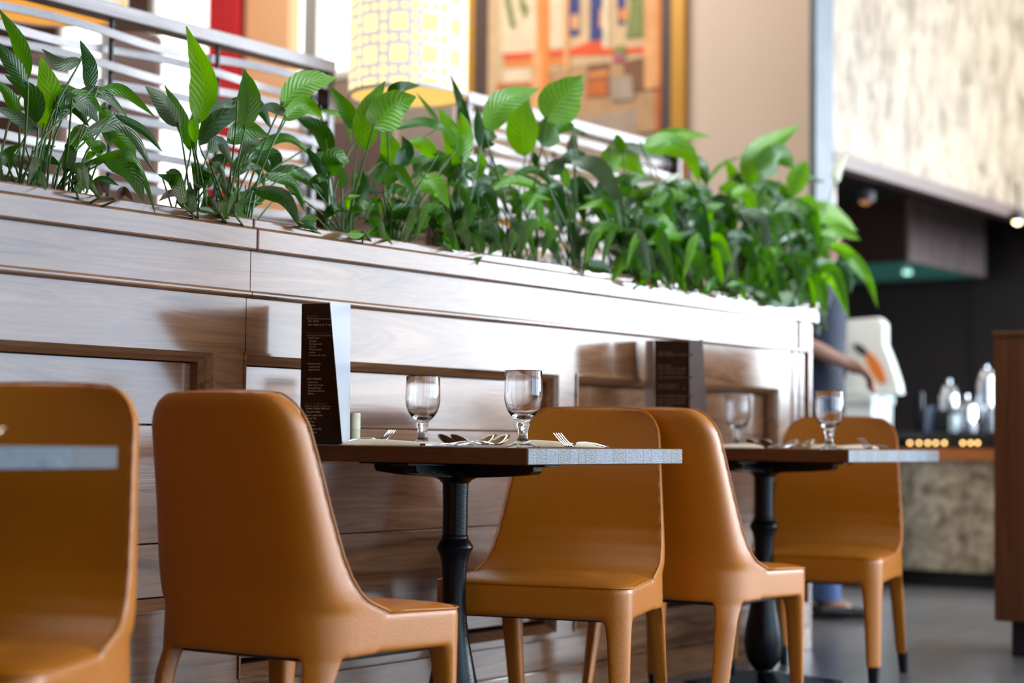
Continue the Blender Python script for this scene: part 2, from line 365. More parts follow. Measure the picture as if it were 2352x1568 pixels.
# ------------------------------------------------------------------ chairs
CW, CD = .252, .449     # half width, depth
def lerp_tab(T, z):
    if z <= T[0][0]: return T[0][1]
    for (a, b), (c, d) in zip(T, T[1:]):
        if z <= c: return b+(d-b)*(z-a)/(c-a)
    return T[-1][1]
XF = [(.33, .16), (.41, .19), (.418, .165), (.43, .135), (.45, .110), (.48, .088), (.52, .070), (.60, .045), (.70, .018), (.78, -.006), (.835, -.024)]
XR = [(.33, 0), (.45, -.003), (.60, -.024), (.75, -.056), (.835, -.074)]
def cwid(z):
    w = CW if z < .44 else CW-(z-.44)/.38*.044
    z0 = .757
    if z > z0: rc = .079; w -= rc-math.sqrt(max(0, rc*rc-(z-z0)**2))
    return w
def split_mesh(me, key, names, mt, parent):
    out = {}; vs = [v.co.copy() for v in me.vertices]; nr = [v.normal.copy() for v in me.vertices]; gr = {}
    for p_ in me.polygons:
        c = p_.center; gr.setdefault(key(c), []).append(tuple(p_.vertices))
    for k, fs in gr.items():
        idx = {}; nv = []; nn = []
        for f_ in fs:
            for v_ in f_:
                if v_ not in idx: idx[v_] = len(nv); nv.append(vs[v_]); nn.append(nr[v_])
        m2 = bpy.data.meshes.new(names[k]); m2.from_pydata(nv, [], [tuple(idx[v_] for v_ in f_) for f_ in fs]); m2.materials.append(mt)
        m2.polygons.foreach_set('use_smooth', [True]*len(m2.polygons)); m2.update(); m2.normals_split_custom_set_from_vertices(nn)
        o = bpy.data.objects.new(names[k], m2); COL.objects.link(o); o.parent = parent; out[k] = o
    return out
def make_chair():
    t = thing('dining_chair', 'x', 'chair', group='caramel leather dining chairs')
    def outline(x0, x1, w, rf, n=7):
        pts = []
        for cx, cy, a0 in ((x1-rf, w-rf, 0), (x0+.03, w-.03, PI/2), (x0+.03, -w+.03, PI), (x1-rf, -w+rf, 1.5*PI)):
            r = rf if cx > x0+.2 else .03
            for k in range(n):
                a = a0+PI/2*k/(n-1); pts.append((cx+r*math.cos(a), cy+r*math.sin(a)))
        return pts
    q = MB(); rings = []
    for z, ins, rf in ((.325, .012, .045), (.328, .003, .05), (.335, 0, .052), (.36, 0, .052), (.398, .0, .052), (.404, .003, .05)):
        rings.append([(x, y, z-(.006 if x > .3 else 0)) for x, y in outline(.095+ins, CD-ins, CW-ins-.001, rf)])
    for k, ins in enumerate((.012, .03, .06, .1, .16)):
        zc = (.4085, .413, .416, .418, .419)[k]
        rings.append([(x, y, zc-(.006 if x > .3 else 0)) for x, y in outline(.095+ins*.3, CD-ins, CW-ins, max(.05-ins*.1, .02))])
    q.loft(rings)
    rings = []; zs = [.325, .34, .37, .40, .41, .418, .43, .45, .48, .52, .57, .62, .67, .72, .745, .765, .782, .797, .812, .822, .830, .8335]
    for z in zs:
        w = cwid(z); xf = lerp_tab(XF, z); xr = lerp_tab(XR, z); top = max(0, (z-.815)/.0185)
        if top > 0: xf -= .004*top; xr += .008*top
        pts = []; n = 12
        for k in range(n+1):
            y = -w+2*w*k/n; pts.append((xf-.022*(1-(y/w)**2)*min(1, max(0, (z-.43)/.1)), y, z+.004*(1-(y/.15)**2)*top))
        for k in range(1, 30):
            a = PI*k/30; e = .42
            cy = math.copysign(abs(math.cos(a))**e, math.cos(a)); sx = abs(math.sin(a))**e
            pts.append((xf-(xf-xr)*sx-.005*(1-cy*cy), w*cy, z+.004*(1-(w*cy/.15)**2)*top))
        rings.append(pts)
    q.loft(rings); cents = []
    for fx, sy in ((0, 1), (0, -1), (1, 1), (1, -1)):
        rings = []; n = 28
        for z in (.36, .345, .335, .325, .315, .305, .29, .27, .24, .19, .13, .064):
            d = max(0, .335-z); s0 = .058-.015*min(1, d/.28); fil = .030*math.exp(-max(0, .345-z)/.022)
            sp = 0 if fx else -.070*(d/.335)**1.2
            sp2 = .012*(d/.335)
            if fx: x1 = CD-.001-sp2*.3; x0 = x1-s0-fil
            else: x0 = .001+sp; x1 = x0+s0+fil
            y1 = CW-.001-sp2*.2; y0 = y1-s0-fil*.9
            cx, cy = (x0+x1)/2, (y0+y1)/2; hx, hy = (x1-x0)/2, (y1-y0)/2
            e = .5
            ring = []
            for k in range(n):
                a = 2*PI*k/n+.001; x = cx+hx*math.copysign(abs(math.cos(a))**e, math.cos(a)); y = cy+hy*math.copysign(abs(math.sin(a))**e, math.sin(a))
                rc = .052; ex_, ey_ = (x-(x1-rc), y-(y1-rc)) if fx else ((x0+rc)-x, y-(y1-rc))
                if ex_ > 0 and ey_ > 0:
                    dd = math.hypot(ex_, ey_)
                    if dd > rc: ex_ *= rc/dd; ey_ *= rc/dd; x = (x1-rc+ex_) if fx else (x0+rc-ex_); y = y1-rc+ey_
                if not fx:
                    yy = min(.999, (y+CW-y1)/CW); x = max(x, x0+.16*(1-(1-yy**(2/.42))**.21)*(.6+.4*max(0, min(1, (z-.27)/.05))))
                ring.append((x, sy*y, z))
            rings.append(ring)
        q.loft(rings); cents.append((cx, sy*cy, hx, fx))
    o = q.build('tmp_chair', MLe); r_ = o.modifiers.new('r', 'REMESH'); r_.mode = 'VOXEL'; r_.voxel_size = .005
    sm = o.modifiers.new('sm', 'SMOOTH'); sm.factor = .5; sm.iterations = 9
    me = bpy.data.meshes.new_from_object(o.evaluated_get(bpy.context.evaluated_depsgraph_get())); bpy.data.objects.remove(o)
    def key(c):
        if c.z < .312: return 2+(1 if c.x > CD/2 else 0)*2+(1 if c.y > 0 else 0)
        if c.z > .428 or (c.x < .045 and c.z > .33) or c.x < .03: return 1
        return 0
    parts = split_mesh(me, key, {0: 'seat', 1: 'backrest', 2: 'leg', 3: 'leg', 4: 'leg', 5: 'leg'}, MLe, t)
    for cx, cy, hx, fx in cents:
        q = MB(); rr = []
        for z, k_ in ((.070, .86), (.0, .66)):
            dx = 0 if fx else -.018*(.07-z)/.07
            rr.append([(cx+dx+hx*k_*math.copysign(abs(math.cos(2*PI*j/16))**.6, math.cos(2*PI*j/16)), cy+hx*k_*math.copysign(abs(math.sin(2*PI*j/16))**.6, math.sin(2*PI*j/16)), z) for j in range(16)])
        q.loft(rr); fo = q.build('foot_tip', MFe, parts[2+(2 if fx else 0)+(1 if cy > 0 else 0)], smooth='auto'); fo['label'] = 'dark metal foot tip'
    q = MB(); q.box((.05, -CW+.05, .312), (CD-.05, CW-.05, .330), 0, .004); u = q.build('seat_underside', MBm, t); u['label'] = 'black fabric underside'
    ol = outline(.0, CD-.0012, CW-.0006, .054, 9); ol = [p for p in ol if p[0] > .21]; ol.sort(key=lambda p: math.atan2(p[1], p[0]-.2))
    side = [(x, -CW-.0005, .4045) for x in (.20, .25, .30)]; ol = side+[(x, y, .4) for x, y in ol]+[(x, -y, z) for x, y, z in reversed(side)]
    q = MB(); q.tube([(x, y, .4045-.006*min(1, max(0, (x-.28)/.06))) for x, y, z in ol], .0021, 6)
    q.build('seat_piping', MLe, t, smooth=True)
    pz = [(.20, .4045), (.185, .411), (.165, .418), (.135, .43), (.121, .44)]
    pth = [(x+.0005, CW+.0005, z) for x, z in pz]+[(lerp_tab(XF, z)+.0003, cwid(z)+.0003, z) for z in [.45, .465, .48, .50, .52, .56, .6, .65, .7, .74, .765, .78, .795, .808, .818, .826, .832]]
    pth += [(lerp_tab(XF, .8335)-.008, y, .8345+.003*(1-(y/.13)**2)) for y in (.10, .05, 0, -.05, -.10)]
    pth += [(x, -y, z) for x, y, z in reversed(pth[:-5])]
    q = MB(); q.tube(pth, .0022, 6); q.build('back_piping', MLe, t, smooth=True)
    for sgn in (1, -1):
        q = MB(); pts = [(x-.006, z-.004) for x, z in pz]+[(lerp_tab(XF, z)-.0075, z) for z in (.45, .48, .52, .56, .60, .65, .70, .74, .77)]
        pp = catmull([(x, sgn*(cwid(max(z, .44))+.0006), z) for x, z in pts], 170)
        for k in range(0, 168, 2): q.tube([pp[k], pp[k+1]], .0008, 4)
        q.build('stitching', MSt, t)
    for o in t.children_recursive:      # the seat is narrower at the back than at the front
        for v_ in o.data.vertices:
            v_.co.y *= (.228+.029*max(-.03, min(CD, v_.co.x))/CD)/CW
        o.data.update()
    return t
def place_chair(t, deg, local, world_xy):
    a = math.radians(deg); lx, ly = local
    t.location = (world_xy[0]-(lx*math.cos(a)-ly*math.sin(a)), world_xy[1]-(lx*math.sin(a)+ly*math.cos(a)), 0); t.rotation_euler = (0, 0, a)
ch = make_chair()
def P2(px, py, Y): p = onY(px, py, Y); return (p.x, p.y)
RW, FW = .228, .257
CH = [(3, (0.0, -RW), P2(738, 1400, -.70), 'caramel leather chair seen from behind, at the left of the sharply focused table'),
      (195, (CD, FW), P2(1443, 1400, -.715), 'caramel leather chair facing the camera across the sharply focused table, seat front in view'),
      (3, (0.0, -RW), P2(1680, 1330, -.68), 'caramel leather chair seen from behind at the far set table, its backrest half behind another'),
      (190, (CD, FW), P2(2022, 1330, -.68), 'rearmost caramel leather chair, facing the camera beyond the far set table'),
      (203, (0.02, RW), P2(330, 1300, -.72), 'blurred caramel leather chair cut off by the left edge behind the nearest tabletop')]
for i, (dg, lc, wxy, lb) in enumerate(CH):
    c = ch if i == 0 else copy_tree(ch)
    place_chair(c, dg, lc, wxy); c['label'] = lb

# ------------------------------------------------------------------ tables
TZ, TT, TY0, TL, TWd = .730, .037, -.755, .738, .646
def make_table():
    t = thing('cafe_table', 'x', 'table', group='pedestal tables along the partition')
    hw = TWd/2; y0, y1 = -TL/2, TL/2
    q = MB(); q.box((-hw, y0+.0005, TZ-TT), (hw, y1, TZ), 0, .0025); q.build('tabletop', MTt, t)
    q = MB(); x = -hw+.0026; r2 = random.Random(3)
    while x < hw-.01:
        w = min(r2.uniform(.022, .06), hw-.0026-x); q.box((x, y0-.0012, TZ-TT+.002), (x+w-.0004, y0+.0006, TZ-.002), r2.choice([0, 0, 0, 1])); x += w
    e = q.build('end_grain_strip', [MTe, wood('table_end_grain_b', (.06, .055, .06), (.12, .115, .12), scale=(30, 3, 14), rough=.4, spec=.55, bump=.3)], t); e['label'] = 'pale end-grain edge of the boards'
    q = MB(); zz = TZ-TT
    ox, oy = -.022, .062
    q.box((ox-.03, oy-.285, zz-.009), (ox+.03, oy+.285, zz-.0005), 0, .002); q.box((ox-.215, oy-.03, zz-.009), (ox+.215, oy+.03, zz-.0005), 0, .002)
    for dx, dy, sc1 in ((1, 0, 1), (-1, 0, 1), (0, 1, 1.42), (0, -1, 1.42)):
        a, b = V((dx, dy, 0)), V((-dy, dx, 0)); o0 = V((ox, oy, 0)); rings = []
        for s_, dep_, w_ in ((.03, .030, .028), (.12, .024, .024), (.165, .018, .020), (.172, .010, .018)):
            c = o0+a*s_*sc1; rings.append([c+b*w_+V((0, 0, zz-.009)), c-b*w_+V((0, 0, zz-.009)), c-b*w_+V((0, 0, zz-.009-dep_)), c+b*w_+V((0, 0, zz-.009-dep_))])
        q.loft(rings)
    q.lathe([(.055, -.022), (.057, -.034), (.050, -.040), (.040, -.044), (.033, -.052)], (ox, oy, zz), 32)
    q.build('top_spider', MBk, t, smooth='auto')
    prof = [(.032, zz-.045), (.0305, .60), (.0305, .517), (.033, .514), (.033, .508), (.037, .503), (.0435, .492), (.045, .487), (.043, .482), (.037, .470), (.0325, .455), (.030, .43), (.029, .40), (.029, .36), (.032, .31), (.040, .255), (.050, .205), (.058, .165), (.062, .13), (.059, .10), (.048, .07), (.034, .052), (.028, .045), (.030, .040), (.036, .034), (.036, .026)]
    q = MB(); q.lathe(prof, (ox, oy, 0), 48); q.build('pedestal', MBk, t, smooth='auto')
    q = MB()
    for k in range(4):
        a = PI/4+k*PI/2; d = V((math.cos(a), math.sin(a), 0)); n_ = V((-d.y, d.x, 0)); rings = []
        for s_, zt_, w_ in ((.0, .045, .03), (.06, .036, .026), (.15, .022, .022), (.22, .016, .022), (.25, .012, .018)):
            c = V((ox, oy, 0))+d*s_; rings.append([c+n_*w_+V((0, 0, .001)), c+n_*w_*.7+V((0, 0, zt_)), c-n_*w_*.7+V((0, 0, zt_)), c-n_*w_+V((0, 0, .001))])
        q.loft(rings)
    q.build('cross_base', MBk, t)
    return t
T0 = make_table()
TX = [3.107, 4.665, 1.275]
LBL = ['dark walnut pedestal table in sharp focus, set with two glasses and spoons', 'dark walnut pedestal table set further back with blurred glasses, nearer the kitchen', 'nearest tabletop, blurred and cut off by the left edge of the picture']
for i, x in enumerate(TX):
    t = T0 if i == 0 else copy_tree(T0)
    t.location = (x+TWd/2, (TY0 if i < 2 else -.81)+TL/2, 0); t['label'] = LBL[i]

# ------------------------------------------------------------------ tableware
GOB = [(.0375, 0), (.0385, .0015), (.036, .003), (.026, .0055), (.016, .012), (.0118, .022), (.0108, .034), (.0125, .044), (.0150, .051), (.0135, .056), (.0165, .060), (.027, .070), (.0355, .082), (.041, .097), (.0435, .112), (.0432, .128), (.0425, .148), (.0418, .170), (.0412, .172), (.0405, .170), (.0411, .148), (.0416, .128), (.0418, .112), (.0393, .098), (.0335, .084), (.024, .0735), (.012, .068), (.001, .0665)]
def goblet(p):
    q = MB(); q.lathe(GOB, (0, 0, 0), 56, cap=False); 
    q.add([(0, 0, 0)], []); o = q.build('goblet', MGl, None, smooth=True)
    bm = bmesh.new(); bm.from_mesh(o.data); bmesh.ops.holes_fill(bm, edges=[e for e in bm.edges if e.is_boundary], sides=0)
    for v in [v for v in bm.verts if not v.link_edges]: bm.verts.remove(v)
    bmesh.ops.recalc_face_normals(bm, faces=bm.faces[:]); bm.to_mesh(o.data); bm.free()
    o.location = (p.x, p.y, TZ+.0004); return o
def tdep(px, d): p = dep(px, 1020, d); return V((p.x, p.y, TZ))
g1 = goblet(tdep(1201, 3.99)); tag(g1, 'tall stemmed water goblet on the focused table, nearer the pale end-grain edge', 'glass', 'stemmed water goblets')
def dupo(o, loc, label, rz=None):
    c = copy_tree(o); c.location = loc; c['label'] = label
    if rz is not None: c.rotation_euler = (0, 0, rz)
    return c
p = tdep(970, 4.42); dupo(g1, (p.x, p.y, g1.location.z), 'stemmed water goblet on the focused table, further back near the partition panel')
OFF = V((1.585, .02, 0))
p = tdep(1905, 5.30); dupo(g1, (p.x, p.y, g1.location.z), 'blurred stemmed goblet on the far table in front of the rearmost chair')
p = tdep(1689, 5.90); dupo(g1, (p.x, min(p.y, -.1), g1.location.z), 'blurred stemmed goblet on the far table beside its menu')

def ribbon(path, widths, thick, mb, side=V((0, 1, 0)), cup=0):
    rings = []
    path = [V(p) for p in path]
    for i, p in enumerate(path):
        w = widths[i]; t = (path[min(i+1, len(path)-1)]-path[max(0, i-1)]).normalized(); nn = t.cross(side).normalized()
        ring = []
        for u in (-1, -.5, 0, .5, 1): ring.append(p+side*w*u+nn*(thick/2-cup*(1-u*u)))
        for u in (1, .5, 0, -.5, -1): ring.append(p+side*w*u+nn*(-thick/2-cup*(1-u*u)))
        rings.append(ring)
    mb.loft(rings)
def make_fork():
    q = MB(); hp = [(-.10, 0, .002), (-.085, 0, .003), (-.05, 0, .008), (-.01, 0, .0125), (.02, 0, .012), (.036, 0, .006), (.045, 0, .0025), (.052, 0, .003)]
    t = thing('fork', 'x', 'fork', group='forks on the tables')
    ribbon(hp, [.004, .0065, .0045, .0025, .0024, .005, .0108, .0115], .0022, q); q.build('handle', MCu, t, smooth='auto')
    q = MB()
    for k in range(4):
        y = (k-1.5)*.0068; q2 = [(.050, y, .003), (.062, y, .009), (.078, y, .0185), (.096, y, .032)]
        ribbon(q2, [.0012, .0011, .001, .0007], .0018, q)
    q.build('tines', MCu, t, smooth='auto'); return t
def make_spoon():
    t = thing('spoon', 'x', 'spoon', group='spoons on the tables')
    q = MB(); hp = [(-.11, 0, .003), (-.095, 0, .004), (-.05, 0, .009), (-.01, 0, .012), (.02, 0, .008), (.034, 0, .0055)]
    ribbon(hp, [.004, .006, .004, .0024, .0022, .004], .0022, q); q.build('handle', MCu, t, smooth='auto')
    # bowl : tilted shallow cup, rim up towards the tip
    q = MB(); nu, nv = 14, 6; L, w = .032, .021; vs = []; a = math.radians(22)
    def pt(u, r, off):
        x = L*r*math.cos(u); y = w*r*math.sin(u)*(1-.12*math.cos(u)); z = -.0095*(1-r*r)-off
        return (.064+x*math.cos(a)-z*math.sin(a), y, .0165+x*math.sin(a)+z*math.cos(a)+.0)
    nu = 28
    q.loft([[pt(2*PI*j/nu, r, 0) for j in range(nu)] for r in (.03, .25, .5, .75, .92, 1.0)]+[[pt(2*PI*j/nu, r, .0012) for j in range(nu)] for r in (1.0, .92, .75, .5, .25, .03)])
    q.build('bowl', mat('bronze_toned_steel', (.62, .50, .38), .14, metal=1), t, smooth=True); return t
def make_knife():
    t = thing('knife', 'x', 'knife', group='knives on the tables')
    q = MB(); ribbon([(-.10, 0, .003), (-.06, 0, .004), (-.0, 0, .004)], [.0075, .006, .005], .005, q); q.build('handle', MCu, t, smooth='auto')
    q = MB(); ribbon([(0, 0, .004), (.03, 0, .0035), (.08, 0, .003), (.10, 0, .0025)], [.005, .009, .0085, .002], .0016, q); q.build('blade', MCu, t, smooth='auto'); return t
def napkin(label, p, rz, L=.21, Wd=.10, h=.014):
    q = MB(); nx, ny = 26, 12; r3 = random.Random(int(p.x*100))
    def hh(u, v): return h*(1-abs(u)**6)*(1-abs(v)**4)*(.75+.25*math.sin(u*3+v*2+p.x))+.0012
    top = [[(u*L/2*(1-.04*v*v), v*Wd/2*(1+.06*math.sin(u*4)), hh(u, v)) for u in [i/nx*2-1 for i in range(nx+1)]] for v in [j/ny*2-1 for j in range(ny+1)]]
    bot = [[(x, y, .0006) for x, y, z in r] for r in top]
    n1 = nx+1; vs = [c for r in top for c in r]+[c for r in bot for c in r]; N = n1*(ny+1); fs = []
    for j in range(ny):
        for i in range(nx):
            a = j*n1+i; fs += [(a, a+1, a+n1+1, a+n1), (a+N, a+n1+N, a+n1+1+N, a+1+N)]
    for i in range(nx): fs += [(i, i+N, i+1+N, i+1), (ny*n1+i, ny*n1+i+1, ny*n1+i+1+N, ny*n1+i+N)]
    for j in range(ny): fs += [(j*n1, (j+1)*n1, (j+1)*n1+N, j*n1+N), (j*n1+nx, j*n1+nx+N, (j+1)*n1+nx+N, (j+1)*n1+nx)]
    q.add(vs, fs); o = q.build('napkin', MNa, None, smooth=True); o.location = (p.x, p.y, TZ+.0006); o.rotation_euler = (0, 0, rz)
    return tag(o, label, 'napkin', 'folded cream napkins')
nL = tdep(903, 4.20); nR = tdep(1275, 4.28)
napkin('folded cream napkin along the near side edge of the focused table, left of the goblets', nL, math.radians(-58), .25, .09)
napkin('folded cream napkin on the focused table right of the goblet, under the fork', nR, math.radians(-62), .24, .10, .016)
napkin('folded cream napkin on the far table below its rear goblet', V((nL.x+1.56, nL.y, 0)), math.radians(-55), .25, .09)
napkin('folded cream napkin on the far table beside the rearmost chair', V((nR.x+1.56, nR.y, 0)), math.radians(-62), .22, .09)
fk = make_fork(); sp = make_spoon(); kn = make_knife()
def put(o, px, d, deg, label, z=.001, first=False):
    c = o if first else copy_tree(o); p = tdep(px, d); c.location = (p.x, p.y, TZ+z); c.rotation_euler = (0, 0, math.radians(deg)); c['label'] = label; return c
f1 = put(fk, 842, 4.34, 0, 'fork with tines raised to the right, on the left napkin of the focused table', .006, True)
f2 = put(fk, 1338, 4.02, 178, 'fork with tines raised to the left, beside the right napkin of the focused table', .001)
s1 = put(sp, 1083, 4.16, 2, 'bright bronze-toned spoon pointing right, left of the pair before the near goblet', .0015, True)
s2 = put(sp, 1112, 4.05, 2, 'bright bronze-toned spoon pointing right, closest to the near goblet', .0015)
s3 = put(sp, 1062, 4.44, 182, 'dark-reflecting spoon pointing left, outermost of the pair at the middle of the table', .0015)
s4 = put(sp, 1092, 4.36, 182, 'dark-reflecting spoon pointing left, overlapping the bright spoons', .0015)
k1 = put(kn, 1030, 3.98, 4, 'steel table knife lying beside the spoons on the focused table', .0015, True)
for o, lb in ((f1, 'fork with raised tines at the rear of the far table'), (f2, 'blurred fork with raised tines at the front of the far table'),
              (s1, 'blurred gold-glinting spoon on the far table, left of the front pair'), (s2, 'blurred gold-glinting spoon on the far table beside the front goblet'),
              (s3, 'blurred dark spoon pointing left on the far table, outer one'), (s4, 'blurred dark spoon pointing left on the far table, inner one')):
    dupo(o, o.location+OFF, lb)
sp5 = put(sp, -100, 2.80, 0, 'blurred steel spoon tip on the nearest table at the left picture edge', .0015)
# ribbed cream cylinder
q = MB(); pr = [(.0125, 0)]
for k in range(9): z = .038+k*.0042; pr += [(.0125, z), (.0131, z+.001), (.0131, z+.0024), (.0125, z+.0034)]
pr += [(.0125, .0765), (.0115, .0775), (.0105, .0765), (.0105, .07)]
q.lathe(pr, (0, 0, 0), 28); o = q.build('cup_stack', MCr, None, smooth='auto'); p = tdep(815, 4.33); o.location = (p.x, p.y, TZ+.0005)
tag(o, 'narrow cream ribbed cylinder standing beside the brown menu', 'cup stack')

# ------------------------------------------------------------------ menus
def plane_hit(px, py, P0, N): d = ray(px, py); return CP+d*((P0-CP).dot(N)/d.dot(N))
def text_on(items, P0, N, parent, name, mt, cx, cy, ex=1.0):
    q = MB()
    for s_, x, y, h in items:
        cu = bpy.data.curves.new('tmp', 'FONT'); cu.body = s_; cu.size = 1; ob = bpy.data.objects.new('tmp', cu); COL.objects.link(ob)
        dg = bpy.context.evaluated_depsgraph_get(); me = bpy.data.meshes.new_from_object(ob.evaluated_get(dg))
        vs = [plane_hit(cx(x+v.co.x*h*ex, y-v.co.y*h), cy(x+v.co.x*h*ex, y-v.co.y*h), P0, N)+(CP-P0).normalized()*.0007 for v in me.vertices]
        q.add(vs, [tuple(p_.vertices) for p_ in me.polygons])
        bpy.data.objects.remove(ob); bpy.data.curves.remove(cu); bpy.data.meshes.remove(me)
    o = q.build(name, mt, parent, fix=False); return o
def menu(corners1, corners2, label, items_w, items_g, lines, cx, cy, extra=None):
    base = corners1[0]
    t = thing('menu', label, 'menu', (0, 0, 0), group='standing menu cards'); t.location = (base.x, base.y, TZ)
    inv = Matrix.Translation((-base.x, -base.y, -TZ))
    def ad(o): o.matrix_parent_inverse = inv; return o
    A, Bc, C, D = corners1     # BL BR TR TL
    N = (Bc-A).cross(D-A).normalized()
    if N.dot(CP-A) < 0: N = -N
    q = MB(); q.slab([A, Bc, C, D], -N*.0014); ad(q.build('front_panel', MMn, t))
    if corners2:
        A2, B2, C2, D2 = corners2; N2 = (B2-A2).cross(D2-A2).normalized()
        if N2.dot(CP-A2) < 0: N2 = -N2
        q = MB(); q.slab([A2, B2, C2, D2], -N2*.0014); o = ad(q.build('side_panel', extra or MMw, t)); 
    if items_w: ad(text_on(items_w, A, N, t, 'menu_print', MTx, cx, cy))
    if items_g: ad(text_on(items_g, A, N, t, 'gold_headings', MTg, cx, cy))
    q = MB()
    for x0_, x1_, y in lines:
        a, b = plane_hit(cx(x0_, y), cy(x0_, y), A, N), plane_hit(cx(x1_, y+1), cy(x1_, y+1), A, N); e = N*.0007
        q.add([a+e, b+e, b+e+V((0, 0, .0006)), a+e+V((0, 0, .0006))], [(0, 1, 2, 3)])
    if lines: ad(q.build('rule_lines', MTx, t, fix=False))
    return t, N
def onplane(px, py, P, Q):   # vertical plane through P,Q
    N = (Q-P).cross(V((0, 0, 1))); N.normalize(); return plane_hit(px, py, P, N)
a = dep(689, 1020, 4.27); b = dep(787, 1020, 4.20); c2 = dep(804, 1020, 4.31)
zb_ = TZ+.0005
def zfix(v): return V((v.x, v.y, zb_))
A = zfix(a); Bq = zfix(b)
C = onplane(757, 696, A, Bq); D = onplane(693, 698, A, Bq)
cxx = lambda x, y: 680+x/4.357
cyy = lambda x, y: 680+y/4.357
WT = [('Per Adult', 125, 258, 26), ('Per Child (3 to 12 year', 122, 294, 26), ('Fresh Juices', 120, 425, 24), ('Orange', 132, 456, 24), ('Pomegranate', 131, 485, 24), ('Carrot', 131, 513, 24), ('Watermelon', 130, 541, 24), ('Lemon', 130, 569, 24), ('Lemon with mint', 129, 598, 24),
      ('Mineral water', 113, 683, 24), ('small bottle', 126, 714, 24), ('large bottle', 125, 742, 24), ('SOFTDRINKS', 110, 836, 25), ('Coca cola', 121, 867, 24), ('Diet Coca Cola', 120, 897, 24), ('Fanta Orange', 119, 926, 24), ('Fanta Strawberry', 118, 955, 24), ('Sprite', 118, 981, 24),
      ('Arabic Coffee (Gahwa)', 99, 1131, 25), ('Turkish Coffee', 99, 1165, 24), ('Black Lemon Tea', 98, 1200, 24), ('Green Tea', 98, 1230, 24), ('Mint Tea', 97, 1264, 24), ('Black Tea', 96, 1300, 24), ('Rose Water Tea', 95, 1336, 24), ('Saffron Tea', 95, 1371, 24)]
GT = [('BUFFET', 107, 218, 38), ('COLD DRINKS', 103, 388, 36), ('HOT DRINKS', 84, 1092, 38)]
A2 = zfix(b)+V((.002, .002, 0)); B2 = zfix(c2)
C2 = onplane(805, 699, A2, B2); D2 = onplane(758, 693, A2, B2)
menu([A, Bq, C, D], [A2, B2, C2, D2], 'tall folded brown drinks menu standing on the focused table against the partition', WT, GT, [(110, 352, 228), (105, 364, 397), (86, 352, 1101)], cxx, cyy)
# far menu
a = dep(1506, 1020, 5.50); b = dep(1585, 1020, 5.43); c2 = dep(1628, 1020, 5.56); d0 = dep(1480, 1020, 5.60)
A = zfix(a); Bq = zfix(b); C = onplane(1582, 784, A, Bq); D = onplane(1503, 780, A, Bq)
cx5 = lambda x, y: 1480+x/7.84
cy5 = lambda x, y: 760+y/7.84
rows = []
for y, n_ in ((400, 2), (445, 5), (640, 2), (700, 4), (770, 4), (850, 5), (985, 3), (1040, 3), (1185, 5), (1250, 4), (1310, 4), (1370, 2), (1430, 4), (1500, 4)):
    rows.append((('Tea Coffee Juice Latte Mocha Mint Soda Lemonade')[:n_*4], 245, y, 66))
for y in (430, 680, 850, 1050, 1195): rows.append(('25', 690, y, 60))
A2 = zfix(b)+V((.002, .001, 0)); B2 = zfix(c2); C2 = onplane(1614, 779, A2, B2); D2 = onplane(1583, 784, A2, B2)
rows2 = rows
mt_, N_ = menu([A, Bq, C, D], [A2, B2, C2, D2], 'blurred brown folded menu standing on the far table behind a chair back', [], [], [], cx5, cy5, MMn)
inv = Matrix.Translation((-A.x, -A.y, -TZ))
q = MB()
rr_ = random.Random(2)
for s_, x, y, h in rows:   # worn print, too small to read
    k = x
    for w_ in s_.split(' '):
        L_ = len(w_)*h*.5
        ps = [plane_hit(cx5(xx, yy), cy5(xx, yy), A, N_)+N_*.0007 for xx, yy in ((k, y), (k+L_, y+1), (k+L_, y-h*.42), (k, y-h*.42))]
        q.add(ps, [(0, 1, 2, 3)]); k += L_+h*.3
o = q.build('menu_print', mat('faint_print', (.16, .10, .07), .6), mt_, fix=False); o.matrix_parent_inverse = inv
q = MB(); A3 = zfix(d0); C3 = onplane(1484, 782, A3, A); D3 = onplane(1502, 781, A3, A)
N3 = (A-A3).cross(V((0, 0, 1))).normalized()
q.slab([A3, A-V((.002, 0, 0)), D3, C3], N3*.0014); o = q.build('back_panel', MMw, mt_); o.matrix_parent_inverse = inv

